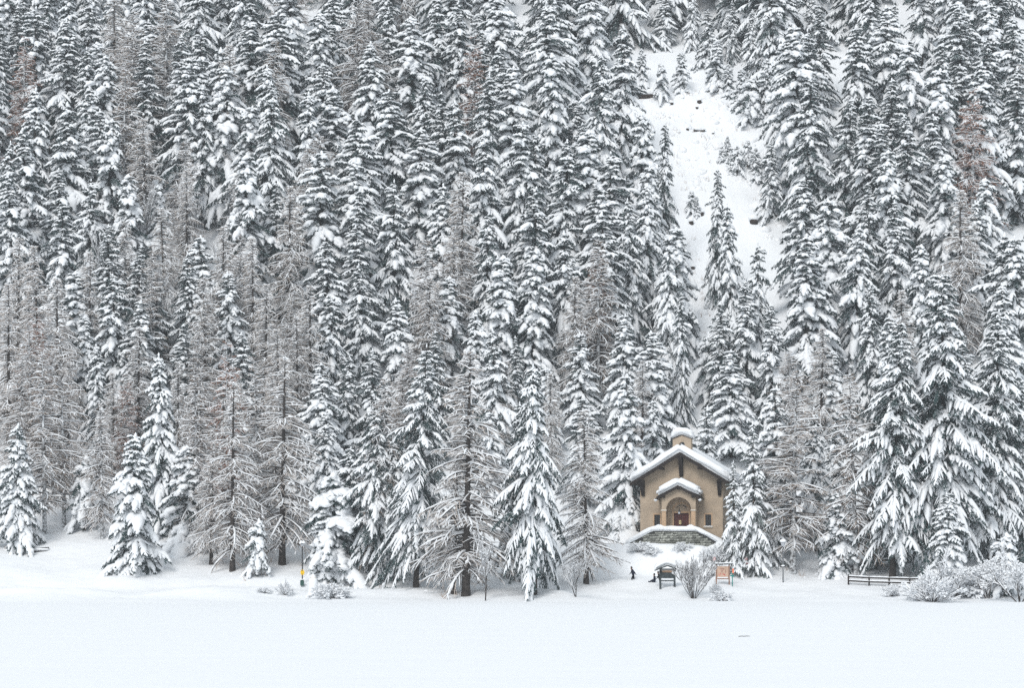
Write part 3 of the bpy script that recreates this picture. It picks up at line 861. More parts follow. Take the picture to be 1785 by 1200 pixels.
# windows
for x0, x1 in ((-3.1, -2.43), (2.72, 3.40)):
    fr_ = Geo()
    w = 0.13
    boxg(fr_, x0 - w, x0, -0.04, 0.02, 0.0, 1.44); boxg(fr_, x1, x1 + w, -0.04, 0.02, 0.0, 1.44)
    boxg(fr_, x0 - w, x1 + w, -0.045, 0.02, 1.442, 1.60)
    win = link('window', fr_.mesh('window_surround', M['stone_trim']), chap)
    box('pane', x0 + 0.03, x1 - 0.03, 0.2, 0.23, 0.13, 1.41, M['black'], win, 0.0)
    box('bars', (x0 + x1) / 2 - 0.03, (x0 + x1) / 2 + 0.03, 0.16, 0.197, 0.12, 1.42, M['timber'], win, 0.0)
    box('sill', x0 - 0.2, x1 + 0.2, -0.16, 0.05, -0.03, 0.06, M['pale_stone'], win, 0.01)
    snow_prism('sill_snow', [(x0 - 0.18, 0.06), (x1 + 0.18, 0.06), (x1 + 0.16, 0.17), (x0 - 0.16, 0.17)], -0.15, 0.0, win, 0.04, 2, 0.01)
# door with two leaves of planks
door = empty('door', (0, 0, 0)); door.parent = chap
for sx in (-1, 1):
    lf = box('door_leaf', min(0.012 * sx, 0.83 * sx), max(0.012 * sx, 0.83 * sx), 0.20, 0.25, -0.6, 1.6, M['door'], door, 0.008)
    for k in range(4):
        xa = sx * (0.03 + k * 0.2); xb = sx * (0.03 + k * 0.2 + 0.185)
        box('plank', min(xa, xb), max(xa, xb), 0.165, 0.199, -0.58, 1.58, M['door'], door, 0.01)
box('handle', 0.05, 0.09, 0.10, 0.165, 0.3, 0.5, M['iron'], door, 0.01)
box('notice', -0.30, -0.04, 0.145, 0.163, 0.36, 0.80, M['cream'], door, 0.004)
box('notice_print', -0.21, -0.13, 0.138, 0.1445, 0.52, 0.68, M['paint_black'], door, 0.0)
ds = Geo()
boxg(ds, -1.0, -0.85, -0.05, 0.02, -0.62, 1.62); boxg(ds, 0.85, 1.0, -0.05, 0.02, -0.62, 1.62); boxg(ds, -1.05, 1.05, -0.06, 0.02, 1.622, 1.80)
link('door_surround', ds.mesh('door_surround', M['stone_trim']), chap)
# tympanum arc over the door, with its painted words
ring = []
n = 20
for i in range(n + 1):
    a = math.pi * i / n; ring.append((-math.cos(a) * 1.02, 1.81 + math.sin(a) * 1.0))
for i in range(n, -1, -1):
    a = math.pi * i / n; ring.append((-math.cos(a) * 0.90, 1.81 + math.sin(a) * 0.88))
def strip_arc(name, R0, R1, cz, y0, y1, m, parent, cx=0, a0=0.0, a1=math.pi, n=20, ez=1.0):
    bm = bmesh.new()
    rows_ = []
    for i in range(n + 1):
        a = a0 + (a1 - a0) * i / n
        rows_.append([bm.verts.new((cx - math.cos(a) * r, y, cz + math.sin(a) * r * ez)) for r, y in ((R0, y0), (R1, y0), (R1, y1), (R0, y1))])
    for i in range(n):
        for k in range(4):
            bm.faces.new((rows_[i][k], rows_[i][(k + 1) % 4], rows_[i + 1][(k + 1) % 4], rows_[i + 1][k]))
    bm.faces.new(rows_[0]); bm.faces.new(rows_[-1][::-1])
    bmesh.ops.recalc_face_normals(bm, faces=bm.faces)
    me = bpy.data.meshes.new(name); bm.to_mesh(me); bm.free(); me.materials.append(m)
    return link(name, me, parent)
strip_arc('tympanum_arch', 0.92, 1.04, 1.81, -0.05, 0.02, M['stone_trim'], chap)
def text_mesh(s, size, m, name='lettering'):
    cu = bpy.data.curves.new(name, 'FONT'); cu.body = s; cu.size = size; cu.align_x = 'CENTER'; cu.extrude = 0.004
    o = bpy.data.objects.new(name, cu); COL.objects.link(o)
    bpy.context.view_layer.update()
    me = bpy.data.meshes.new_from_object(o.evaluated_get(bpy.context.evaluated_depsgraph_get()))
    bpy.data.objects.remove(o)
    me.materials.clear(); me.materials.append(m)
    return me
words_ = 'AVE DEI MATER'
bm = bmesh.new()
for i, ch in enumerate(words_):
    if ch == ' ': continue
    a = math.radians(140 - i * (100 / (len(words_) - 1)))
    me = text_mesh(ch, 0.21, M['paint_black'])
    mt = Matrix.Translation((math.cos(a) * 0.62, -0.012, 1.80 + math.sin(a) * 0.62)) @ Matrix.Rotation(-(a - math.pi / 2), 4, 'Y') @ Matrix.Rotation(math.pi / 2, 4, 'X')
    me.transform(mt); bm.from_mesh(me)
me = bpy.data.meshes.new('lettering'); bm.to_mesh(me); bm.free(); me.materials.append(M['paint_black'])
link('lettering', me, chap)
# timber roof
RX = 5.65
def gable(ax, hx, top, sl, t):   # roof cross-section: underside apex height top, half width hx, vertical thickness t
    return [(ax - hx, top - sl * hx), (ax, top), (ax + hx, top - sl * hx), (ax + hx, top - sl * hx + t), (ax, top + t), (ax - hx, top - sl * hx + t)]
roof = prism_obj('roof', gable(0, RX, AP + 0.02, SL, 0.24), -1.25, 10.7, M['timber'], chap)
prism_obj('barge_board', gable(0, RX + 0.02, AP - 0.14, SL, 0.38), -1.34, -1.253, M['timber'], roof)
sn = snow_prism('roof_snow', gable(0, RX + 0.06, AP + 0.27, SL, 0.98), -1.42, 10.8, roof, 0.26, 4, 0.07)
def brace(name, x0, x1, zt, zb, yf, parent):
    bm = bmesh.new()
    P = [(-0.02, zt), (-yf, zt), (-yf, zt - 0.2), (-0.22, zb), (-0.02, zb)]
    a = [bm.verts.new((x0, y, z)) for y, z in P]; b = [bm.verts.new((x1, y, z)) for y, z in P]
    bm.faces.new(a); bm.faces.new(b[::-1])
    for i in range(5): bm.faces.new((a[i], b[i], b[(i + 1) % 5], a[(i + 1) % 5]))
    bmesh.ops.recalc_face_normals(bm, faces=bm.faces)
    me = bpy.data.meshes.new(name); bm.to_mesh(me); bm.free(); me.materials.append(M['timber'])
    return link(name, me, parent)
brace('roof_brace', -4.55, -4.18, 5.35, 3.55, 1.2, chap)
brace('roof_brace', 4.18, 4.55, 5.35, 3.55, 1.2, chap)
brace('roof_brace', -0.2, 0.22, 7.95, 5.72, 1.22, chap)
for x in (-2.12, 2.2):
    box('purlin_end', x - 0.22, x + 0.22, -1.22, -0.01, 6.5, 6.74, M['timber'], chap, 0.01)
# porch
PW, PD = 1.92, 2.0
porch = prism_obj('porch', [(-PW, -2.2), (PW, -2.2), (PW, 4.5 - 0.52 * PW), (0, 4.5), (-PW, 4.5 - 0.52 * PW)], -PD, -0.06, M['plaster'])
cut(porch, [prism_obj('c', arch_pts(1.42, 1.93, -3.0), -PD - 0.3, -0.36, M['plaster']), prism_obj('c', arch_pts(1.3, 1.93, -3.0), -0.5, 0.2, M['plaster'])])
porch.parent = chap
pr = prism_obj('porch_roof', gable(0, 2.42, 4.52, 0.52, 0.16), -PD - 0.45, -0.01, M['timber'], porch)
prism_obj('porch_barge_board', gable(0, 2.44, 4.38, 0.52, 0.31), -PD - 0.52, -PD - 0.453, M['timber'], porch)
snow_prism('porch_roof_snow', gable(0, 2.52, 4.70, 0.50, 0.95), -PD - 0.62, -0.03, pr, 0.30, 4, 0.06)
for sx in (-1, 1):
    box('pillar', sx * 1.66 - 0.235, sx * 1.66 + 0.235, -PD - 0.035, -PD + 0.45, -1.4, 1.82, M['stone_trim'], porch, 0.03)
    box('capital', sx * 1.66 - 0.30, sx * 1.66 + 0.30, -PD - 0.09, -PD + 0.47, 1.82, 1.98, M['pale_stone'], porch, 0.02)
    box('rafter_end', sx * 1.66 - 0.14, sx * 1.66 + 0.14, -PD - 0.42, -PD - 0.005, 3.28, 3.52, M['timber'], porch, 0.01)
    box('gutter', sx * 2.52 - 0.1, sx * 2.52 + 0.1, -PD - 0.5, -0.03, 3.1, 3.24, M['iron'], porch, 0.03)
    snow_prism('eave_snow_lump', [(sx * 2.52 - 0.24, 2.88), (sx * 2.52 + 0.2, 2.9), (sx * 2.52 + 0.26, 3.16), (sx * 2.52 - 0.22, 3.2)], -PD - 0.62, -PD - 0.1, porch, 0.12, 3, 0.03)
box('ridge_end', -0.14, 0.14, -PD - 0.44, -PD - 0.005, 4.2, 4.42, M['timber'], porch, 0.01)
# hanging lantern in the porch
lt = Geo()
tubes(lt, np.array([[0.0, -1.5, 2.0]]), np.array([[0, 0, 1.32]]), np.zeros((1, 3)), 0.015, 0.015, [1, 1], 5, lower=1)
lan = link('lantern', lt.mesh('lantern_rod', M['iron']), porch)
prism_obj('lantern_body', [(-0.13, 1.72), (-0.09, 1.5), (0.09, 1.5), (0.13, 1.72)], -1.62, -1.38, M['glass_lamp'], lan)
prism_obj('lantern_cap', [(-0.2, 1.722), (0.2, 1.722), (0.05, 1.88), (0.03, 2.02), (-0.03, 2.02), (-0.05, 1.88)], -1.66, -1.34, M['iron'], lan)
# bell gable
bg_ = prism_obj('bell_gable', [(-1.05, 6.9), (1.05, 6.9), (1.05, 10.02), (0, 10.42), (-1.05, 10.02)], 0.35, 1.45, M['plaster'])
cut(bg_, [prism_obj('c', arch_pts(0.32, 9.35, 8.45, 0.0, 12), 0.1, 1.8, M['plaster'])])
bg_.parent = chap
prism_obj('bell_gable_roof', gable(0, 1.22, 10.44, 0.38, 0.07), 0.22, 1.6, M['timber'], bg_)
snow_prism('bell_gable_snow', [(-1.32, 10.02), (0, 10.50), (1.32, 10.02), (1.34, 10.6), (0.75, 11.2), (0, 11.36), (-0.8, 11.16), (-1.36, 10.55)], 0.12, 1.7, bg_, 0.2, 3, 0.05)
bl = Geo(); tubes(bl, np.array([[0, 0.9, 9.32]]), np.array([[0, 0, -0.48]]), np.zeros((1, 3)), 0.25, 0.25, [0.3, 0.55, 0.62, 0.75, 1.0, 0.9], 14, lower=1)
link('bell', bl.mesh('bell', M['iron'], True), bg_)
box('bell_bar', -0.32, 0.32, 0.86, 0.94, 9.33, 9.4, M['iron'], bg_, 0.0)
box('bell_cross', -0.025, 0.025, 0.30, 0.34, 9.0, 9.55, M['iron'], bg_, 0.0)

# stone parapet of the stairs in front, each stone a piece of its own
PY0, PY1 = -4.7, -4.15
PTOP = [(-5.5, -2.02), (-2.55, -0.45), (2.35, -0.45), (5.2, -1.95)]
def ptop(x): return float(np.interp(x, [p[0] for p in PTOP], [p[1] for p in PTOP]))
par = empty('stair_wall', (CHX, CHY, CHZ), -math.radians(13), label='grey rubble-stone stair wall with thick snow coping below the chapel door', cat='stone wall')
prism_obj('wall_core', [(-5.42, -2.9), (5.12, -2.9), (5.12, -2.0), (2.35, -0.5), (-2.55, -0.5), (-5.42, -2.07)], PY0 + 0.06, PY1, M['mortar'], par)
def stone_mesh(seed):
    r = random.Random(seed)
    bm = bmesh.new(); bmesh.ops.create_cube(bm, size=1)
    for v in bm.verts: v.co += Vector((r.uniform(-.06, .06), r.uniform(-.05, .05), r.uniform(-.09, .09)))
    bmesh.ops.bevel(bm, geom=bm.edges[:], offset=0.07, segments=1, affect='EDGES')
    me = bpy.data.meshes.new('stone'); bm.to_mesh(me); bm.free(); me.materials.append(M['rubble'])
    return me
STN = [stone_mesh(i) for i in range(6)]
rr = random.Random(5)
z = -2.75
while z < -0.5:
    hh = rr.uniform(0.2, 0.34); x = -5.4 + rr.uniform(0, 0.2)
    while x < 5.05:
        ww = rr.uniform(0.25, 0.8)
        if ptop(x + ww / 2) - 0.03 > z + hh and ptop(x) > z + hh * 0.6 and ptop(x + ww) > z + hh * 0.6:
            s_ = link('stone', STN[rr.randrange(6)], par, (x + ww / 2, PY0 + 0.05, z + hh / 2))
            s_.location.z += rr.uniform(-0.03, 0.03); s_.scale = (ww * 0.93, rr.uniform(0.10, 0.22), hh * rr.uniform(0.8, 1.0)); s_.rotation_euler = (0, rr.uniform(-0.09, 0.09), 0)
        x += ww
    z += hh
def coping(name, y0, y1, z0, z1):
    up = [(-5.62, -1.75), (-5.3, -1.35), (-2.75, 0.0), (-1.95, 0.1), (-1.72, 0.32), (-1.5, 0.1), (0, 0.06), (1.5, 0.1), (1.72, 0.36), (1.98, 0.12), (2.5, 0.02), (5.2, -1.4), (5.4, -1.75)]
    lo = [(5.35, -2.0), (2.38, -0.46), (-2.58, -0.46), (-5.6, -2.08)]
    return snow_prism(name, up + lo, y0, y1, par, 0.13, 3, 0.05)
coping('coping_snow', PY0 - 0.16, PY1 + 0.2, 0, 0)
# snow lying on the landing and on the flights behind the parapet
snow_prism('landing_snow', [(-5.6, -2.9), (5.4, -2.9), (5.4, -1.7), (2.3, -0.35), (-2.5, -0.35), (-5.6, -1.7)], -4.2, -0.1, par, 0.1, 2, 0.03)
# ------------------------------------------------------------------ things in the snow
def stand(name, px, py, rz=0.0, sink=0.1, **k):
    x, y, z = ground(px, py)
    return empty(name, (x, y, z - sink), rz, **k), F / y

def cyl(name, x, y, z0, z1, r0, r1, m, parent, n=12, smooth=True):
    g = Geo(); tubes(g, np.array([[x, y, z0]]), np.array([[0, 0, z1 - z0]]), np.zeros((1, 3)), 1.0, 1.0, [r0 * 0.01, r0, r1, r1 * 0.01] if False else [r0, r1], n, lower=1)
    me = g.mesh(name, m, smooth)
    bm = bmesh.new(); bm.from_mesh(me)
    bmesh.ops.holes_fill(bm, edges=bm.edges)
    bmesh.ops.recalc_face_normals(bm, faces=bm.faces)
    bm.to_mesh(me); bm.free()
    for p in me.polygons: p.use_smooth = smooth and len(p.vertices) == 4
    return link(name, me, parent)

def snow_blob(name, x, y, z, rx, ry, rz, parent, seed=0, lump=0.12, low=0.35):
    bm = bmesh.new(); bmesh.ops.create_icosphere(bm, subdivisions=3, radius=1)
    for v in bm.verts:
        n = mnoise.noise(v.co * 1.3 + Vector((seed * 3.1, seed, 0)))
        v.co = v.co * (1 + lump * n * 2)
        if v.co.z < 0: v.co.z *= low
        v.co = Vector((x + v.co.x * rx, y + v.co.y * ry, z + v.co.z * rz))
    me = bpy.data.meshes.new(name); bm.to_mesh(me); bm.free(); me.materials.append(M['snow'])
    for p in me.polygons: p.use_smooth = True
    return link(name, me, parent)

# roofed notice board
k, s = stand('notice_board', 1163.5, 1025, 0.05, 0.15, label='dark roofed wooden notice board under a deep snow cap below the chapel', cat='notice board')
for x in (-0.76, 0.76):
    box('post', x - 0.10, x + 0.10, -0.1, 0.1, 0, 2.05, M['board_dark'], k, 0.02)
box('panel', -0.659, 0.659, -0.04, 0.02, 1.12, 1.98, M['board_dark'], k, 0.01)
box('header', -0.60, 0.60, -0.07, -0.043, 1.75, 1.98, M['board_brown'], k, 0.01)
box('rail', -0.659, 0.659, -0.06, 0.04, 0.80, 0.93, M['board_dark'], k, 0.01)
snow_prism('rail_snow', [(-0.64, 0.93), (0.64, 0.93), (0.62, 1.03), (-0.62, 1.03)], -0.07, 0.05, k, 0.03, 2, 0.01)
for sx in (-1, 1):
    a = math.atan(0.38) * sx
    mt = Matrix.Translation((sx * -0.0, 0, 2.52)) @ Matrix.Rotation(a, 4, 'Y')
    x0, x1 = (0.0, 1.45) if sx > 0 else (-1.45, 0.0)
    box('roof_board', x0, x1, -0.55, -0.003, -0.09, 0.0, M['board_dark'], k, 0.01, mt)
    box('roof_board', x0, x1, 0.003, 0.55, -0.09, 0.0, M['board_dark'], k, 0.01, mt)
    bc = brace('bracket', sx * 0.76 - 0.06, sx * 0.76 + 0.06, 2.16, 1.7, 0.45, k)
box('gable_board', -0.7, 0.7, -0.05, 0.03, 2.0, 2.16, M['board_dark'], k, 0.01)
snow_prism('roof_snow', [(-1.42, 1.99), (0, 2.53), (1.42, 1.99), (1.4, 2.35), (0.9, 2.95), (0.1, 3.2), (-0.8, 3.0), (-1.4, 2.4)], -0.42, 0.62, k, 0.2, 3, 0.05)

# map board
k, s = stand('map_board', 1260, 1020, -0.06, 0.15, label='tan map board with circular red-lined plan between reddish posts', cat='map board')
for x in (-0.70, 0.68):
    box('post', x - 0.07, x + 0.07, -0.08, 0.08, 0, 2.3, M['post_tan'], k, 0.015)
box('panel', -0.628, 0.608, -0.02, 0.04, 0.85, 2.12, M['board_tan'], k, 0.005)
box('rail', -0.628, 0.608, -0.05, 0.05, 0.72, 0.84, M['post_tan'], k, 0.01)
box('roof_board', -0.95, 1.15, -0.25, 0.25, 2.3, 2.37, M['board_dark'], k, 0.01)
snow_prism('roof_snow', [(-0.93, 2.37), (1.13, 2.37), (1.05, 2.52), (-0.85, 2.55)], -0.24, 0.24, k, 0.06, 2, 0.02)
snow_prism('rail_snow', [(-0.6, 0.84), (0.58, 0.84), (0.56, 0.98), (-0.58, 0.95)], -0.07, -0.021, k, 0.02, 1, 0.01)
strip_arc('plan_ring', 0.36, 0.40, 1.55, -0.028, -0.0215, M['post_tan'], k, cx=-0.08, a0=math.radians(50), a1=math.radians(230), n=14)
strokes = [(-0.25, 1.9, -0.08, 1.78), (-0.08, 1.78, 0.06, 1.92), (-0.2, 1.72, 0.02, 1.62), (-0.16, 1.6, -0.04, 1.48), (-0.3, 1.4, -0.2, 1.2), (0.02, 1.38, 0.2, 1.15), (-0.45, 1.3, -0.3, 1.08), (-0.1, 1.3, 0.08, 1.22), (0.15, 1.28, 0.3, 1.12), (-0.02, 1.85, 0.1, 1.7)]
for x0, z0, x1, z1 in strokes:
    L_ = math.hypot(x1 - x0, z1 - z0)
    mt = Matrix.Translation(((x0 + x1) / 2, -0.025, (z0 + z1) / 2)) @ Matrix.Rotation(-math.atan2(z1 - z0, x1 - x0), 4, 'Y')
    box('plan_line', -L_ / 2, L_ / 2, -0.003, 0.003, -0.022, 0.022, M['red'] if z0 < 1.5 else M['brownred'], k, 0.0, mt)

# teal and orange marker post
k, s = stand('trail_marker', 1276.6, 1023, 0, 0.1, label='thin blue-grey post with teal board and orange tab right of map board', cat='trail marker')
cyl('post', 0, 0, 0, 1.25, 0.05, 0.05, M['teal'], k)
box('sign_board', -0.24, 0.18, -0.065, -0.052, 1.15, 1.29, M['teal'], k, 0.005)
box('small_sign', -0.2, 0.0, -0.065, -0.052, 1.42, 1.52, M['teal'], k, 0.005)
cyl('upper_post', 0, 0, 1.25, 2.0, 0.025, 0.025, M['teal'], k)
box('orange_tab', -0.01, 0.16, -0.06, -0.04, 1.5, 2.0, M['orange'], k, 0.005)

# red-edged white plate on a post
k, s = stand('warning_sign', 1245, 992, 0, 0.1, label='upright white plate with red border on post above map board', cat='sign')
cyl('post', 0, 0, 0, 1.3, 0.03, 0.03, M['post_grey'], k)
box('plate', -0.16, 0.16, -0.05, -0.034, 0.95, 1.55, M['white'], k, 0.004)
for a in ((-0.13, -0.085, 1.0, 1.5), (0.085, 0.13, 1.0, 1.5), (-0.084, 0.084, 1.45, 1.5), (-0.084, 0.084, 1.0, 1.05)):
    box('border', a[0], a[1], -0.055, -0.0505, a[2], a[3], M['red'], k, 0.0)
box('mark', -0.03, 0.03, -0.055, -0.0505, 1.2, 1.36, M['red'], k, 0.0)

# direction post with two little brown-red boards
k, s = stand('direction_sign', 1303.7, 1008, 0, 0.1, label='slim post with two small brown-red direction boards beside a speckled trunk', cat='sign')
cyl('post', 0, 0, 0, 2.25, 0.045, 0.045, M['post_grey'], k)
box('upper_board', -0.36, -0.05, -0.06, -0.046, 2.03, 2.26, M['brownred'], k, 0.004)
box('arrow', -0.29, -0.16, -0.066, -0.0605, 2.10, 2.18, M['white'], k, 0.0)
box('lower_board', -0.22, 0.2, -0.062, -0.046, 1.62, 1.74, M['brownred'], k, 0.004)
snow_prism('board_snow', [(-0.2, 1.74), (0.18, 1.74), (0.16, 1.82), (-0.18, 1.82)], -0.1, 0.06, k, 0.02, 2, 0.01)

# grey lamp post on the right
k, s = stand('lamp_post', 1365, 1016, 0, 0.1, label='grey metal lamp post with snow-capped lantern and dark crossboard, right of chapel', cat='lamp post')
cyl('pole', 0, 0, 0, 4.0, 0.065, 0.05, M['post_grey'], k)
cyl('lantern', 0, 0, 4.0, 4.42, 0.14, 0.30, M['glass_lamp'], k, 8, False)
cyl('lantern_lid', 0, 0, 4.42, 4.5, 0.34, 0.32, M['iron'], k, 8, False)
snow_blob('snow_cap', 0, 0, 4.5, 0.37, 0.37, 0.3, k, 1, 0.05)
box('crossboard', -0.3, 0.26, -0.1, -0.066, 1.72, 1.86, M['timber'], k, 0.01)
snow_blob('board_snow', -0.02, -0.08, 1.86, 0.2, 0.09, 0.14, k, 2, 0.1)

# lamp with yellow sign and green bin on the left
k, s = stand('street_lamp', 527, 1020, 0, 0.1, label='lamp on thin dark pole carrying a yellow sign, left part of the shore', cat='lamp post')
cyl('pole', 0, 0, 0, 4.25, 0.07, 0.055, M['iron'], k)
cyl('lantern', 0, 0, 4.25, 4.5, 0.1, 0.24, M['glass_lamp'], k, 8, False)
cyl('lantern_lid', 0, 0, 4.5, 4.56, 0.3, 0.3, M['iron'], k, 8, False)
for sx in (-1, 1): snow_blob('snow_cap', sx * 0.13, 0, 4.56, 0.2, 0.24, 0.3, k, 3 + sx, 0.08)
yp = cyl('yellow_sign', 0, 0, -0.01, 0.01, 0.22, 0.22, M['yellow'], k, 16, False)
yp.matrix_basis = Matrix.Translation((0.02, -0.07, 1.42)) @ Matrix.Rotation(math.pi / 2, 4, 'X') @ Matrix.Diagonal((1, 1.35, 1, 1))
box('sign_mark', -0.07, 0.05, -0.086, -0.0805, 1.55, 1.65, M['paint_black'], k, 0.0)
box('sign_mark', -0.03, 0.07, -0.086, -0.0805, 1.2, 1.27, M['paint_black'], k, 0.0)
k, s = stand('litter_bin', 527.3, 1021, 0, 0.05, label='dark green litter bin with snowy rim at the foot of the left lamp', cat='litter bin')
k.location.y -= 0.42
g = Geo(); boxg(g, -0.20, 0.20, -0.2, 0.2, 0, 0.58)
ob = bevelled('bin_body', g, M['green'], k, 0.05)
box('rim', -0.23, 0.23, -0.23, 0.23, 0.58, 0.62, M['green'], k, 0.01)
snow_blob('rim_snow', -0.04, 0, 0.62, 0.18, 0.18, 0.11, k, 8)

# snow-buried pillar
k, s = stand('snowy_pillar', 546, 1040, 0, 0.2, label='thick round pillar wholly coated in snow right of the green bin', cat='pillar')
g = Geo(); tubes(g, np.array([[0, 0, -0.2]]), np.array([[0, 0, 2.75]]), np.zeros((1, 3)), 0.52, 0.52, [1.7, 1.35, 1.12, 1.05, 1.0, 0.99, 0.97, 0.93, 0.8, 0.45, 0.05], 20, lower=1, jit=0.02)
link('snow_coat', g.mesh('snow_coat', M['snow'], True), k)
box('stone_core', -0.3, 0.3, -0.3, 0.3, 0, 2.2, M['pale_stone'], k)

# benches under snow
k, s = stand('bench', 72, 962, 0.3, 0.38, label='bench buried in snow with thin dark outline on far left shore', cat='bench')
box('seat', -0.9, 0.9, -0.2, 0.2, 0.38, 0.44, M['timber'], k)
for x in (-0.8, 0.8): box('leg', x - 0.04, x + 0.04, -0.18, 0.18, 0, 0.38, M['iron'], k)
box('backrest', -0.9, 0.9, 0.22, 0.26, 0.5, 0.85, M['timber'], k)
snow_prism('seat_snow', [(-0.95, 0.44), (0.95, 0.44), (0.9, 0.75), (-0.9, 0.78)], -0.22, 0.2, k, 0.1, 3, 0.03)
snow_prism('back_snow', [(-0.93, 0.8), (0.93, 0.8), (0.9, 1.0), (-0.9, 1.0)], 0.18, 0.36, k, 0.07, 3, 0.03)
k, s = stand('picnic_table', 296, 962, -0.1, 0.05, label='table under a flat slab of snow right of the conical shore spruce', cat='table')
box('top', -1.1, 1.1, -0.4, 0.4, 0.55, 0.61, M['timber'], k)
for x in (-0.9, 0.9): box('leg', x - 0.06, x + 0.06, -0.3, 0.3, 0, 0.55, M['timber'], k)
snow_prism('top_snow', [(-1.15, 0.61), (1.15, 0.61), (1.1, 1.0), (-1.1, 1.02)], -0.45, 0.45, k, 0.15, 3, 0.03)

# rail fences
def fence(pts, label, railh=(0.42, 0.86), group=None):
    P = [ground(a, b) for a, b in pts]
    k = empty('rail_fence', P[0], 0, label=label, cat='fence')
    o0 = Vector(P[0])
    for i, p in enumerate(P):
        q = Vector(p) - o0
        box('post', q.x - 0.08, q.x + 0.08, q.y - 0.08, q.y + 0.08, q.z - 0.3, q.z + 0.98, M['timber'], k, 0.02)
        if i < len(P) - 1:
            q2 = Vector(P[i + 1]) - o0
            d = q2 - q
            for h in railh:
                a = q + Vector((0, -0.14, h))
                rl = link('rail', None or box('rail_tmp', 0, d.length, -0.05, 0.05, -0.08, 0.08, M['timber'], None, 0.015).data, k)
                bpy.data.objects.remove(bpy.data.objects['rail_tmp'])
                rl.location = a; rl.rotation_euler = d.to_track_quat('X', 'Z').to_euler()
                g = Geo(); n_ = max(1, int(d.length / 0.5))
                tubes(g, np.array([[0.02, 0, 0.08]]), np.array([[d.length - 0.04, 0, 0]]), np.zeros((1, 3)), 0.075, 0.13, [0.5] + list(np.random.default_rng(i).uniform(0.7, 1.1, n_ + 3)) + [0.4], 8, lower=0.02)
                link('rail_snow', g.mesh('rail_snow', M['snow'], True), rl)
    return k
fence([(1479, 1020), (1515, 1022), (1550, 1023), (1586, 1024), (1622, 1024), (1657, 1023), (1692, 1022), (1728, 1022), (1762, 1023)], 'dark two-rail wooden fence with snow on its rails, nearest the lake')
fence([(1481, 1001), (1490, 997), (1502, 991), (1536, 984), (1572, 981), (1592, 981)], 'second wooden rail fence climbing behind the trunks at right', (0.35, 0.72))

# shrubs and bare trees
SHB = [bare_model(61, 3.0, stems=20, depth=3, spread=0.6, r0=0.035, snow=1.0, fork=3, droopy=0.15, tilt_max=1.2, lumps=0.4, first=0.4, fat=2.6),
       bare_model(62, 2.6, stems=22, depth=3, spread=0.75, r0=0.03, snow=1.0, fork=3, droopy=0.25, tilt_max=1.35, lumps=0.4, fat=2.6),
       bare_model(63, 3.4, stems=16, depth=3, spread=0.55, r0=0.04, snow=1.0, fork=3, droopy=0.12, tilt_max=0.9, lumps=0.34, first=0.4, fat=2.4)]
FAN = bare_model(64, 6.2, stems=13, depth=4, spread=0.42, r0=0.04, snow=0.55, fork=3, tilt_max=0.72, first=0.32, lumps=0.08)
BIR = [bare_model(65, 8.0, stems=1, depth=5, spread=0.45, r0=0.09, snow=0.9, fork=3), bare_model(66, 9.0, stems=2, depth=5, spread=0.5, r0=0.09, snow=0.95, fork=3, droopy=0.05)]
THK = bare_model(67, 6.0, stems=4, depth=5, spread=0.75, r0=0.06, snow=1.0, fork=3, tilt_max=0.7, first=0.26, lumps=0.3, fat=1.7)
def shrub(px, base, H, mi, name, label, model=None, rz=0.0, wide=1.0, group=None, cat='shrub'):
    x, y, z = ground(px, base)
    m = model or SHB[mi]
    r = plant(m, x, y, z, H, name, rz, wide, label=label, cat=cat, group=group)
    return r
shrub(1209, 1044, 5.9, 0, 'bare_shrub', 'large leafless many-stemmed shrub fanning up between notice board and map board', FAN, 1.0, 0.95, cat='shrub')
shrub(846, 1048, 8.2, 0, 'bare_tree', 'thin leafless young tree beside the big foreground larch trunk', BIR[0], 0.4, 0.9, cat='tree')
shrub(1004, 1041, 4.6, 0, 'bare_tree', 'low crooked leafless tree under the pale rimed larch by the chapel', BIR[1], 2.2, 1.25, cat='tree')
LB = [(1590, 1052, 2.7, 1, 'snow-crusted shrub at the left end of the right shore thicket'), (1626, 1050, 3.2, 0, 'second snow-crusted shrub from the left in the right shore thicket'),
      (1662, 1046, 5.4, 2, 'tall twiggy shrub in front of the snow-buried wide spruce'), (1700, 1056, 3.4, 0, 'broad white shrub at the middle of the right shore thicket'),
      (1722, 1044, 6.2, 2, 'tallest shrub of the right shore thicket under the darkest spruce'), (1748, 1057, 3.2, 1, 'low spreading shrub near the lake edge at far right'),
      (1778, 1050, 6.0, 2, 'shrub cut by the right edge of the picture'), (1556, 1040, 1.5, 1, 'sparse twigs poking from snow in front of the rail fence'),
      (1685, 1040, 3.6, 1, 'snow-packed shrub behind the broad white shore shrub'), (1610, 1038, 3.0, 2, 'snow-packed shrub at the right end of the visible fence')]
for i, (a, b, h, mi, lab) in enumerate(LB):
    shrub(a, b, h * 1.15, mi, 'snowy_shrub', lab, (THK if mi == 2 else None), i * 1.3, 1.15, 'snowy shrubs by the water edge')
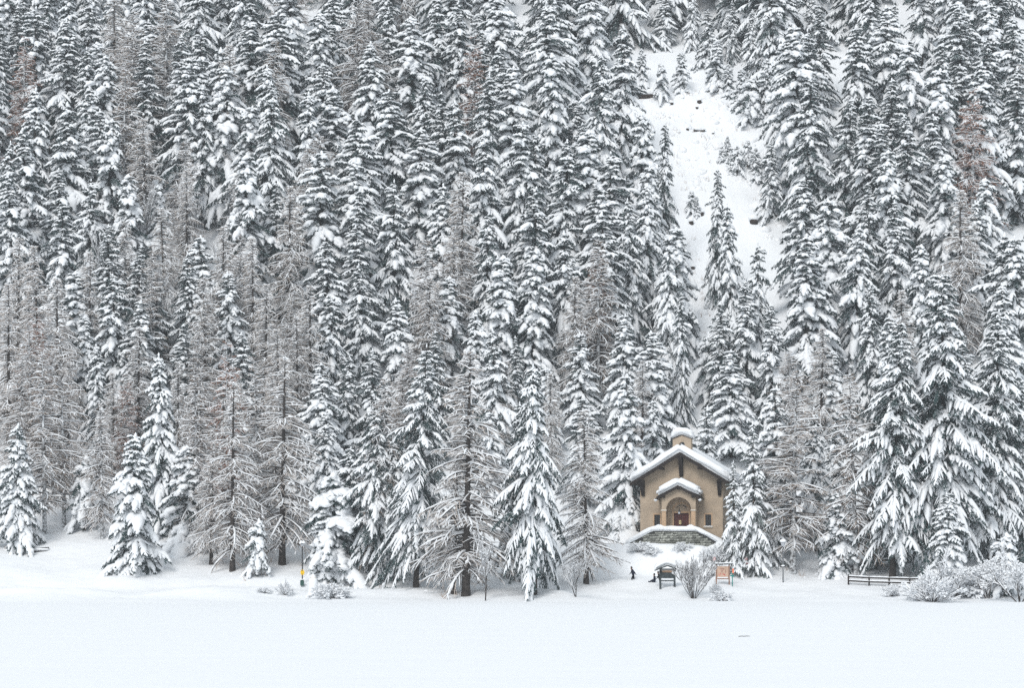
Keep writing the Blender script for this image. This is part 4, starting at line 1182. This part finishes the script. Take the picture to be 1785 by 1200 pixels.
LB = [(578, 1044, 2.2, 1, 1.5, 'snow-bent shrub right of the snow-coated pillar'), (460, 1034, 0.8, 1, 1.6, 'low twigs under snow left of the lamp with yellow sign'),
      (497, 1038, 1.7, 0, 0.8, 'few bent twigs just left of the green bin'), (1258, 1048, 1.5, 1, 1.2, 'knee-high frosted twigs in front of the map board'),
      (1248, 1035, 1.4, 0, 0.6, 'thin reddish-stemmed shrub at left foot of the map board'), (1262, 985, 2.4, 2, 0.9, 'snow-heaped shrub behind the map board'),
      (1243, 978, 1.9, 0, 1.0, 'snowy shrub below the right end of stair wall'), (1115, 962, 1.5, 1, 1.5, 'snow-covered low shrub below the left end of stair wall'), (1135, 966, 1.1, 1, 1.4, 'low shrub under snow, second from left below stair wall'),
      (1190, 960, 1.3, 1, 1.3, 'snow-covered low shrub under the middle of stair wall'), (1084, 940, 3.0, 2, 1.2, 'snow-covered shrub left of the chapel wall')]
for i, (a, b, h, mi, w, lab) in enumerate(LB):
    shrub(a, b, h, mi, 'snowy_shrub', lab, None, i * 2.1, w)
# pale birches high in the left wood
for i, (a, b, h, lab) in enumerate([(335, 505, 17, 'leafless grey birch amid spruces in the left upper wood'), (300, 640, 14, 'leafless grey birch above the conical shore spruce'), (385, 560, 15, 'leafless grey birch left of the rust-topped larch'),
                                    (420, 470, 15, 'leafless birch at the right of left-wood larches'), (180, 560, 14, 'leafless birch among young spruces in the left wood'), (255, 500, 15, 'leafless birch between slim spruces of the left wood'), (120, 700, 12, 'leafless birch low in the left wood above the bench')]):
    shrub(a, b, h, 0, 'birch_tree', lab, BIR[i % 2], i * 1.7, 0.75, 'leafless birches in the left wood', 'birch')

# snow heaps under the stair wall (terrain-like drifts, one object)
g = Geo()
dr = snow_blob('x', 0, 0, 0, 1, 1, 1, None, 4, 0.15); base_me = dr.data; bpy.data.objects.remove(dr)
def mound(px, py, rx, ry, rz_, label, seed, cat='snow mound', group='snow-covered boulders'):
    x, y, z = ground(px, py)
    o = snow_blob('snow_mound', 0, 0, 0, rx, ry, rz_ * 1.5, None, seed, 0.16, 1.0)
    o.location = (x, y, z - 0.5 * rz_)
    tag(o, label, cat, group)
    return o
for i, (a, b, w, h, lab) in enumerate([(1216, 962, 1.3, 0.55, 'pointed snow mound behind the fan-shaped shrub'),
                                   (1253, 960, 1.4, 1.1, 'tall snow mound below the right end of stair wall'), (1090, 945, 2.2, 1.5, 'big snow mound left of the chapel'), (1075, 930, 2.6, 1.6, 'broad snow bank between rimed larch and chapel'),
                                   (1320, 985, 1.4, 0.7, 'snow mound right of the speckled trunk'), (1285, 975, 2.0, 0.9, 'snow mound behind the small direction boards'), (1420, 985, 2.2, 0.6, 'snow mound between the grey lamp post and the fence')]):
    mound(a, b, w, w * 0.7, h, lab, i + 1, group='snow mounds near the chapel')
BL = [(1198, 222, .8, .5), (1243, 214, 1.0, .5), (1212, 248, .7, .4), (1190, 262, .9, .5), (1239, 232, .7, .5), (1312, 245, .8, .5), (1231, 268, .6, .4), (1320, 358, .9, .7), (1218, 492, .8, .5), (1208, 443, .8, .6), (1300, 222, 0.9, 0.6), (1222, 300, 1.0, .5), (1285, 268, 1.1, 0.6), (1200, 200, .7, .4), (1262, 190, .8, .5), (1334, 400, .9, .5), (1225, 545, .8, .5)]
for i, (a, b, w, h) in enumerate(BL):
    L_ = sum(1 for q in BL if (q[1], q[0]) < (b, a))
    mound(a, b, w, w * 0.8, h, f"snow-covered boulder in the hillside clearing, {spell(L_ + 1)} of the boulders from the top", 20 + i, 'boulder', 'snow-covered boulders in the clearing')

# undergrowth and snow clods: nobody could count them
def clods(name, label, spots, smin, smax, seed, twigs=0.5):
    rng = np.random.default_rng(seed)
    oc = np.array([[math.cos(a) * r, math.sin(a) * r, h] for r, h in ((1, -1.7), (0.85, 0.25), (0.4, 0.75)) for a in np.arange(7) * 0.8976])
    fc = []
    for k in range(2):
        for q in range(7): fc.append((k * 7 + q, k * 7 + (q + 1) % 7, (k + 1) * 7 + (q + 1) % 7, (k + 1) * 7 + q))
    g, w = Geo(), Geo()
    tp = []
    for x, y in spots:
        s = rng.uniform(smin, smax); z = float(T(x, y))
        V = oc * np.array([s * rng.uniform(0.8, 1.6), s, s * rng.uniform(0.35, 0.7)]) * (1 + 0.3 * rng.uniform(-1, 1, (21, 1))) + np.array([x, y, z])
        g.add(V, fc, [(14, 14 + q, 14 + q + 1) for q in range(1, 6)])
        if rng.random() < twigs:
            for _ in range(5): tp.append((x + rng.normal(0, s), y + rng.normal(0, s), z - 0.05, rng.normal(0, 0.25), rng.normal(0, 0.25), rng.uniform(0.25, 0.8)))
    o = link(name, g.mesh(name, M['ground_snow'], True)); tag(o, label, None, None, 'stuff')
    if tp:
        tp = np.array(tp)
        tubes(w, tp[:, :3], tp[:, 3:], np.zeros((len(tp), 3)), 0.018, 0.018, [1, 0.8, 0.4], 4, lower=1)
        t = link('twigs', w.mesh('twigs', M['larch_twig']), o); t['kind'] = 'stuff'
sp_ = []; ru = random.Random(3)
while len(sp_) < 260:
    px, py = ru.uniform(1095, 1370), ru.uniform(110, 640)
    if inside(CLEAR[0], px, py): sp_.append(ground(px, py)[:2])
clods('clearing_undergrowth', 'low lumps and twigs of snow-buried undergrowth in the hillside clearing', sp_, 0.12, 0.5, 4)
sp_ = []
for t in LANDS:
    if t['hand'] and t['by'] > 930:
        for _ in range(9):
            a_, r_ = ru.uniform(0, 6.28), ru.uniform(0.6, 3.0); sp_.append((t['x'] + r_ * math.cos(a_), t['y'] + r_ * math.sin(a_)))
clods('snow_clods', 'small clods of snow fallen round the feet of the shore trees', sp_, 0.05, 0.2, 5, 0.15)

def stump(px, py, r, h, label, cap=1.3):
    k, s = stand('tree_stump', px, py, 0, 0.3, label=label, cat='stump', group='snow-capped stumps in the clearing')
    h *= 0.7
    cyl('trunk_stub', 0, 0, 0, 0.3 + h, r * 1.1, r * 0.9, M['wood_end'], k, 10)
    snow_blob('snow_cap', 0, 0.1, 0.3 + h, r * cap, r * cap, r * 1.15, k, int(px) % 9, 0.06)
for a, b, r, h, lab in [(1219, 180, .38, 0.75, 'tall snow-capped stump highest in the clearing'), (1215, 189, .24, .35, 'small stump just below the highest stump'), (1171, 181, .3, .3, 'low stump at the upper left of clearing'),
                        (1205, 390, .34, .55, 'snow-capped stump left of the two stumps in mid clearing'), (1223, 375, .36, .65, 'snow-capped stump right of the two stumps in mid clearing'), (1314, 388, .6, .75, 'widest stump, right side of the clearing beside spruces'),
                        (1208, 469, .3, .5, 'lowest snow-capped stump in the narrow part of clearing'), (1198, 226, .26, .3, 'half-buried stump left of the fallen log'), (1243, 234, .22, .3, 'tiny stump right of the fallen log')]:
    stump(a, b, r, h, lab)
k, s = stand('fallen_log', 1219, 228, 0.1, 0.1, label='short fallen log under snow in the upper clearing', cat='log')
g = Geo(); tubes(g, np.array([[-0.9, 0, 0.25]]), np.array([[1.8, 0, 0]]), np.zeros((1, 3)), 0.24, 0.24, [1, 1, .95, .9], 10, lower=1); link('bark', g.mesh('log', M['wood_end'], True), k)
snow_blob('snow_cap', 0, 0, 0.3, 1.05, 0.42, 0.42, k, 5, 0.1)
k, s = stand('rock_ledge', 1122, 168, 0.1, 0.3, label='dark rock ledge under a snow roof at upper left of clearing', cat='rock')
bm = bmesh.new(); bmesh.ops.create_icosphere(bm, subdivisions=3, radius=1)
for v in bm.verts:
    v.co *= 1 + 0.35 * mnoise.noise(v.co * 1.7); v.co = Vector((v.co.x * 2.3, v.co.y * 1.0, v.co.z * 0.55 + 0.3))
me = bpy.data.meshes.new('rock'); bm.to_mesh(me); bm.free(); me.materials.append(M['wood_end']); link('rock', me, k)
snow_blob('snow_cover', 0.1, 0.3, 0.62, 2.5, 1.2, 0.7, k, 6, 0.15)
# snow-dusted stump beside the map board, twig on the lake ice
k, s = stand('snow_dusted_stump', 1242, 1005, 0.2, 0.05, label='dark rounded stump half dusted with snow left of the map board', cat='stump')
bm = bmesh.new(); bmesh.ops.create_icosphere(bm, subdivisions=3, radius=1)
for v in bm.verts:
    v.co *= 1 + 0.3 * mnoise.noise(v.co * 2); v.co = Vector((v.co.x * 0.27, v.co.y * 0.25, v.co.z * 0.34 + 0.3))
me = bpy.data.meshes.new('stub'); bm.to_mesh(me); bm.free(); me.materials.append(M['wood_end']); link('trunk_stub', me, k)
snow_blob('snow_patch', 0.08, -0.12, 0.42, 0.13, 0.16, 0.16, k, 3)
g = Geo()
yl = F * CH / (1111 - HY); xl = (1298 - CX) / F * yl
for i in range(2):
    tubes(g, np.array([[xl - 0.35 + i * 0.28, yl + i * 0.1, 0.02]]), np.array([[0.4, 0.05 * i, 0.05]]), np.array([[0, 0, -0.04]]), 0.02, 0.02, [1, 1, 0.5], 5, lower=1)
tag(link('twig', g.mesh('twig', M['bark'])), 'thin dark twig lying on the snow of the lake', 'twig')

# ------------------------------------------------------------------ people
def person(px, py, rz, joints, bones, label, sink=0.35, hood=True, jacket='cloth_navy', look=None):
    """one continuous skinned body; joints: name -> (x, y, z, radius)"""
    x, y, z = ground(px, py)
    k = empty('person', (x, y, z - sink), rz, label=label, cat='person')
    nm = list(joints)
    me = bpy.data.meshes.new('body')
    me.from_pydata([joints[n][:3] for n in nm], [(nm.index(a), nm.index(b)) for a, b in bones], [])
    o = bpy.data.objects.new('body_tmp', me); COL.objects.link(o)
    o.modifiers.new('skin', 'SKIN')
    sv = me.skin_vertices[0].data
    for i, n in enumerate(nm):
        r = joints[n][3]; sv[i].radius = (r if not isinstance(r, tuple) else r[0], r if not isinstance(r, tuple) else r[1])
        sv[i].use_root = (n == 'pelvis')
    sb = o.modifiers.new('sub', 'SUBSURF'); sb.levels = 2; sb.render_levels = 2
    bpy.context.view_layer.update()
    bme = bpy.data.meshes.new_from_object(o.evaluated_get(bpy.context.evaluated_depsgraph_get()))
    bpy.data.objects.remove(o)
    bme.materials.clear(); bme.materials.append(M['cloth_black']); bme.materials.append(M[jacket]); bme.materials.append(M['skin'])
    pz = joints['pelvis'][2]; hd = Vector(joints['head'][:3])
    for p in bme.polygons:
        p.use_smooth = True
        c = p.center
        p.material_index = 1 if c.z > pz - 0.12 and (c - hd).length > 0.2 else 0
        if (c - hd).length < 0.16: p.material_index = 2
    link('body', bme, k)
    # head: face features, hat or hood
    f = Vector(look or (0, 1, 0)).normalized()
    bm = bmesh.new(); bmesh.ops.create_uvsphere(bm, u_segments=16, v_segments=12, radius=1)
    for v in bm.verts:
        c = v.co.copy(); v.co = Vector((c.x * 0.125, c.y * 0.14, c.z * 0.15)) + hd + Vector((0, 0, 0.05)) - f * 0.02
    geom = [v for v in bm.verts if (v.co - hd).dot(f) > 0.055 and v.co.z < hd.z + 0.09]
    bmesh.ops.delete(bm, geom=geom, context='VERTS')
    me = bpy.data.meshes.new('hood'); bm.to_mesh(me); bm.free(); me.materials.append(M['cloth_black'])
    for p in me.polygons: p.use_smooth = True
    link('hood', me, k)
    g = Geo()
    rt = f.cross(Vector((0, 0, 1)))
    def dab(c, r, n='eye'):
        tubes(g, np.array([c - f * r]), np.array([f * 2 * r]), np.zeros((1, 3)), r, r, [0.3, 1, 0.9, 0.2], 6, lower=1)
    for s_ in (-1, 1): dab(hd + f * 0.10 + rt * s_ * 0.035 + Vector((0, 0, 0.02)), 0.012)
    dab(hd + f * 0.115 + Vector((0, 0, -0.01)), 0.016); dab(hd + f * 0.10 + Vector((0, 0, -0.05)), 0.016)
    link('face', g.mesh('face', M['skin'], True), k)
    # gloved hands, five bent fingers each
    for hn, en in (('hand_l', 'elbow_l'), ('hand_r', 'elbow_r')):
        if hn not in joints: continue
        h = Vector(joints[hn][:3]); d = (h - Vector(joints[en][:3])).normalized()
        s_ = d.cross(Vector((0.3, 1, 0.2))).normalized(); u = s_.cross(d)
        g = Geo()
        tubes(g, np.array([h - d * 0.01]), np.array([d * 0.10]), np.zeros((1, 3)), 0.045, 0.025, [0.7, 1, 0.95, 0.6], 8, lower=1)
        for q in range(4):
            tubes(g, np.array([h + d * 0.08 + s_ * (q - 1.5) * 0.02]), np.array([d * (0.075 - 0.008 * abs(q - 1.2))]), np.array([u * -0.03]), 0.0105, 0.0105, [1, 1, 0.85, 0.4], 6, lower=1)
        tubes(g, np.array([h + d * 0.02 + s_ * 0.04]), np.array([d * 0.045 + s_ * 0.035]), np.array([u * -0.01]), 0.012, 0.012, [1, 1, 0.8, 0.4], 6, lower=1)
        link('glove', g.mesh('glove', M['cloth_black'], True), k)
    return k
BN = [('pelvis', 'spine'), ('spine', 'chest'), ('chest', 'neck'), ('neck', 'head'), ('head', 'crown'), ('chest', 'shoulder_l'), ('shoulder_l', 'elbow_l'), ('elbow_l', 'hand_l'), ('chest', 'shoulder_r'), ('shoulder_r', 'elbow_r'), ('elbow_r', 'hand_r'),
      ('pelvis', 'hip_l'), ('hip_l', 'knee_l'), ('knee_l', 'foot_l'), ('foot_l', 'toe_l'), ('pelvis', 'hip_r'), ('hip_r', 'knee_r'), ('knee_r', 'foot_r'), ('foot_r', 'toe_r')]
walk = dict(pelvis=(0.1, 0, 0.92, 0.2), spine=(0.06, 0, 1.12, 0.2), chest=(-0.02, 0, 1.33, 0.21), neck=(-0.1, 0, 1.5, 0.07), head=(-0.14, 0, 1.6, 0.085), crown=(-0.15, 0, 1.7, 0.07),
            shoulder_l=(-0.02, -0.19, 1.4, 0.085), elbow_l=(0.18, -0.24, 1.16, 0.065), hand_l=(0.3, -0.2, 0.98, 0.045), shoulder_r=(-0.02, 0.19, 1.4, 0.085), elbow_r=(-0.1, 0.26, 1.14, 0.065), hand_r=(-0.24, 0.22, 1.0, 0.045),
            hip_l=(0.1, -0.1, 0.86, 0.12), knee_l=(-0.08, -0.1, 0.48, 0.085), foot_l=(-0.12, -0.1, 0.07, 0.055), toe_l=(-0.28, -0.1, 0.04, 0.045), hip_r=(0.1, 0.1, 0.86, 0.12), knee_r=(0.16, 0.1, 0.46, 0.085), foot_r=(0.38, 0.1, 0.12, 0.055), toe_r=(0.26, 0.1, 0.03, 0.045))
person(1102.5, 1011, 0.1, walk, BN, 'person in dark navy jacket wading through deep snow left of notice board', 0.38, look=(-1, 0, 0))
sit = dict(pelvis=(0, 0, 0.16, 0.18), spine=(-0.01, 0, 0.36, 0.165), chest=(-0.04, 0, 0.56, 0.16), neck=(-0.08, 0, 0.72, 0.07), head=(-0.1, 0, 0.82, 0.085), crown=(-0.1, 0, 0.92, 0.07),
           shoulder_l=(-0.03, -0.18, 0.63, 0.08), elbow_l=(-0.08, -0.24, 0.38, 0.062), hand_l=(-0.26, -0.16, 0.3, 0.045), shoulder_r=(-0.03, 0.18, 0.63, 0.08), elbow_r=(-0.08, 0.24, 0.38, 0.062), hand_r=(-0.26, 0.16, 0.3, 0.045),
           hip_l=(-0.04, -0.1, 0.13, 0.12), knee_l=(-0.36, -0.12, 0.17, 0.085), foot_l=(-0.66, -0.1, 0.07, 0.055), toe_l=(-0.7, -0.1, 0.17, 0.045), hip_r=(-0.04, 0.1, 0.13, 0.12), knee_r=(-0.36, 0.14, 0.2, 0.085), foot_r=(-0.62, 0.12, 0.07, 0.055), toe_r=(-0.66, 0.12, 0.17, 0.045))
person(1141.5, 1016, 0.0, sit, BN, 'person in dark blue jacket sitting in the snow just left of notice board', 0.02, look=(-1, 0, 0))
stand_j = dict(walk); stand_j.update(knee_l=(0.08, -0.1, 0.48, 0.085), foot_l=(0.08, -0.1, 0.07, 0.055), toe_l=(-0.08, -0.12, 0.04, 0.045), knee_r=(0.1, 0.1, 0.48, 0.085), foot_r=(0.1, 0.1, 0.07, 0.055), toe_r=(-0.06, 0.12, 0.04, 0.045), elbow_l=(-0.05, -0.3, 1.18, 0.065), hand_l=(-0.3, -0.3, 1.16, 0.045))
person(1149, 1020.5, 0.0, stand_j, BN, 'person in black mostly hidden behind the left post of notice board', 0.3, jacket='cloth_black', look=(-1, 0, 0))

# ------------------------------------------------------------------ snow-filled air over the slope
if HAZE:
    g = Geo(); boxg(g, -320, 320, -60, 640, -3.5, 330)
    m = bpy.data.materials.new('winter_haze'); m.use_nodes = True
    nt = m.node_tree; nt.nodes.clear()
    out = nt.nodes.new('ShaderNodeOutputMaterial'); pv = nt.nodes.new('ShaderNodeVolumePrincipled')
    pv.inputs['Color'].default_value = (0.9, 0.94, 0.98, 1); pv.inputs['Density'].default_value = HAZE
    nt.links.new(pv.outputs[0], out.inputs['Volume'])
    tag(link('haze', g.mesh('haze', m)), 'thin pale winter haze hanging over lake and slope', None, None, 'stuff')
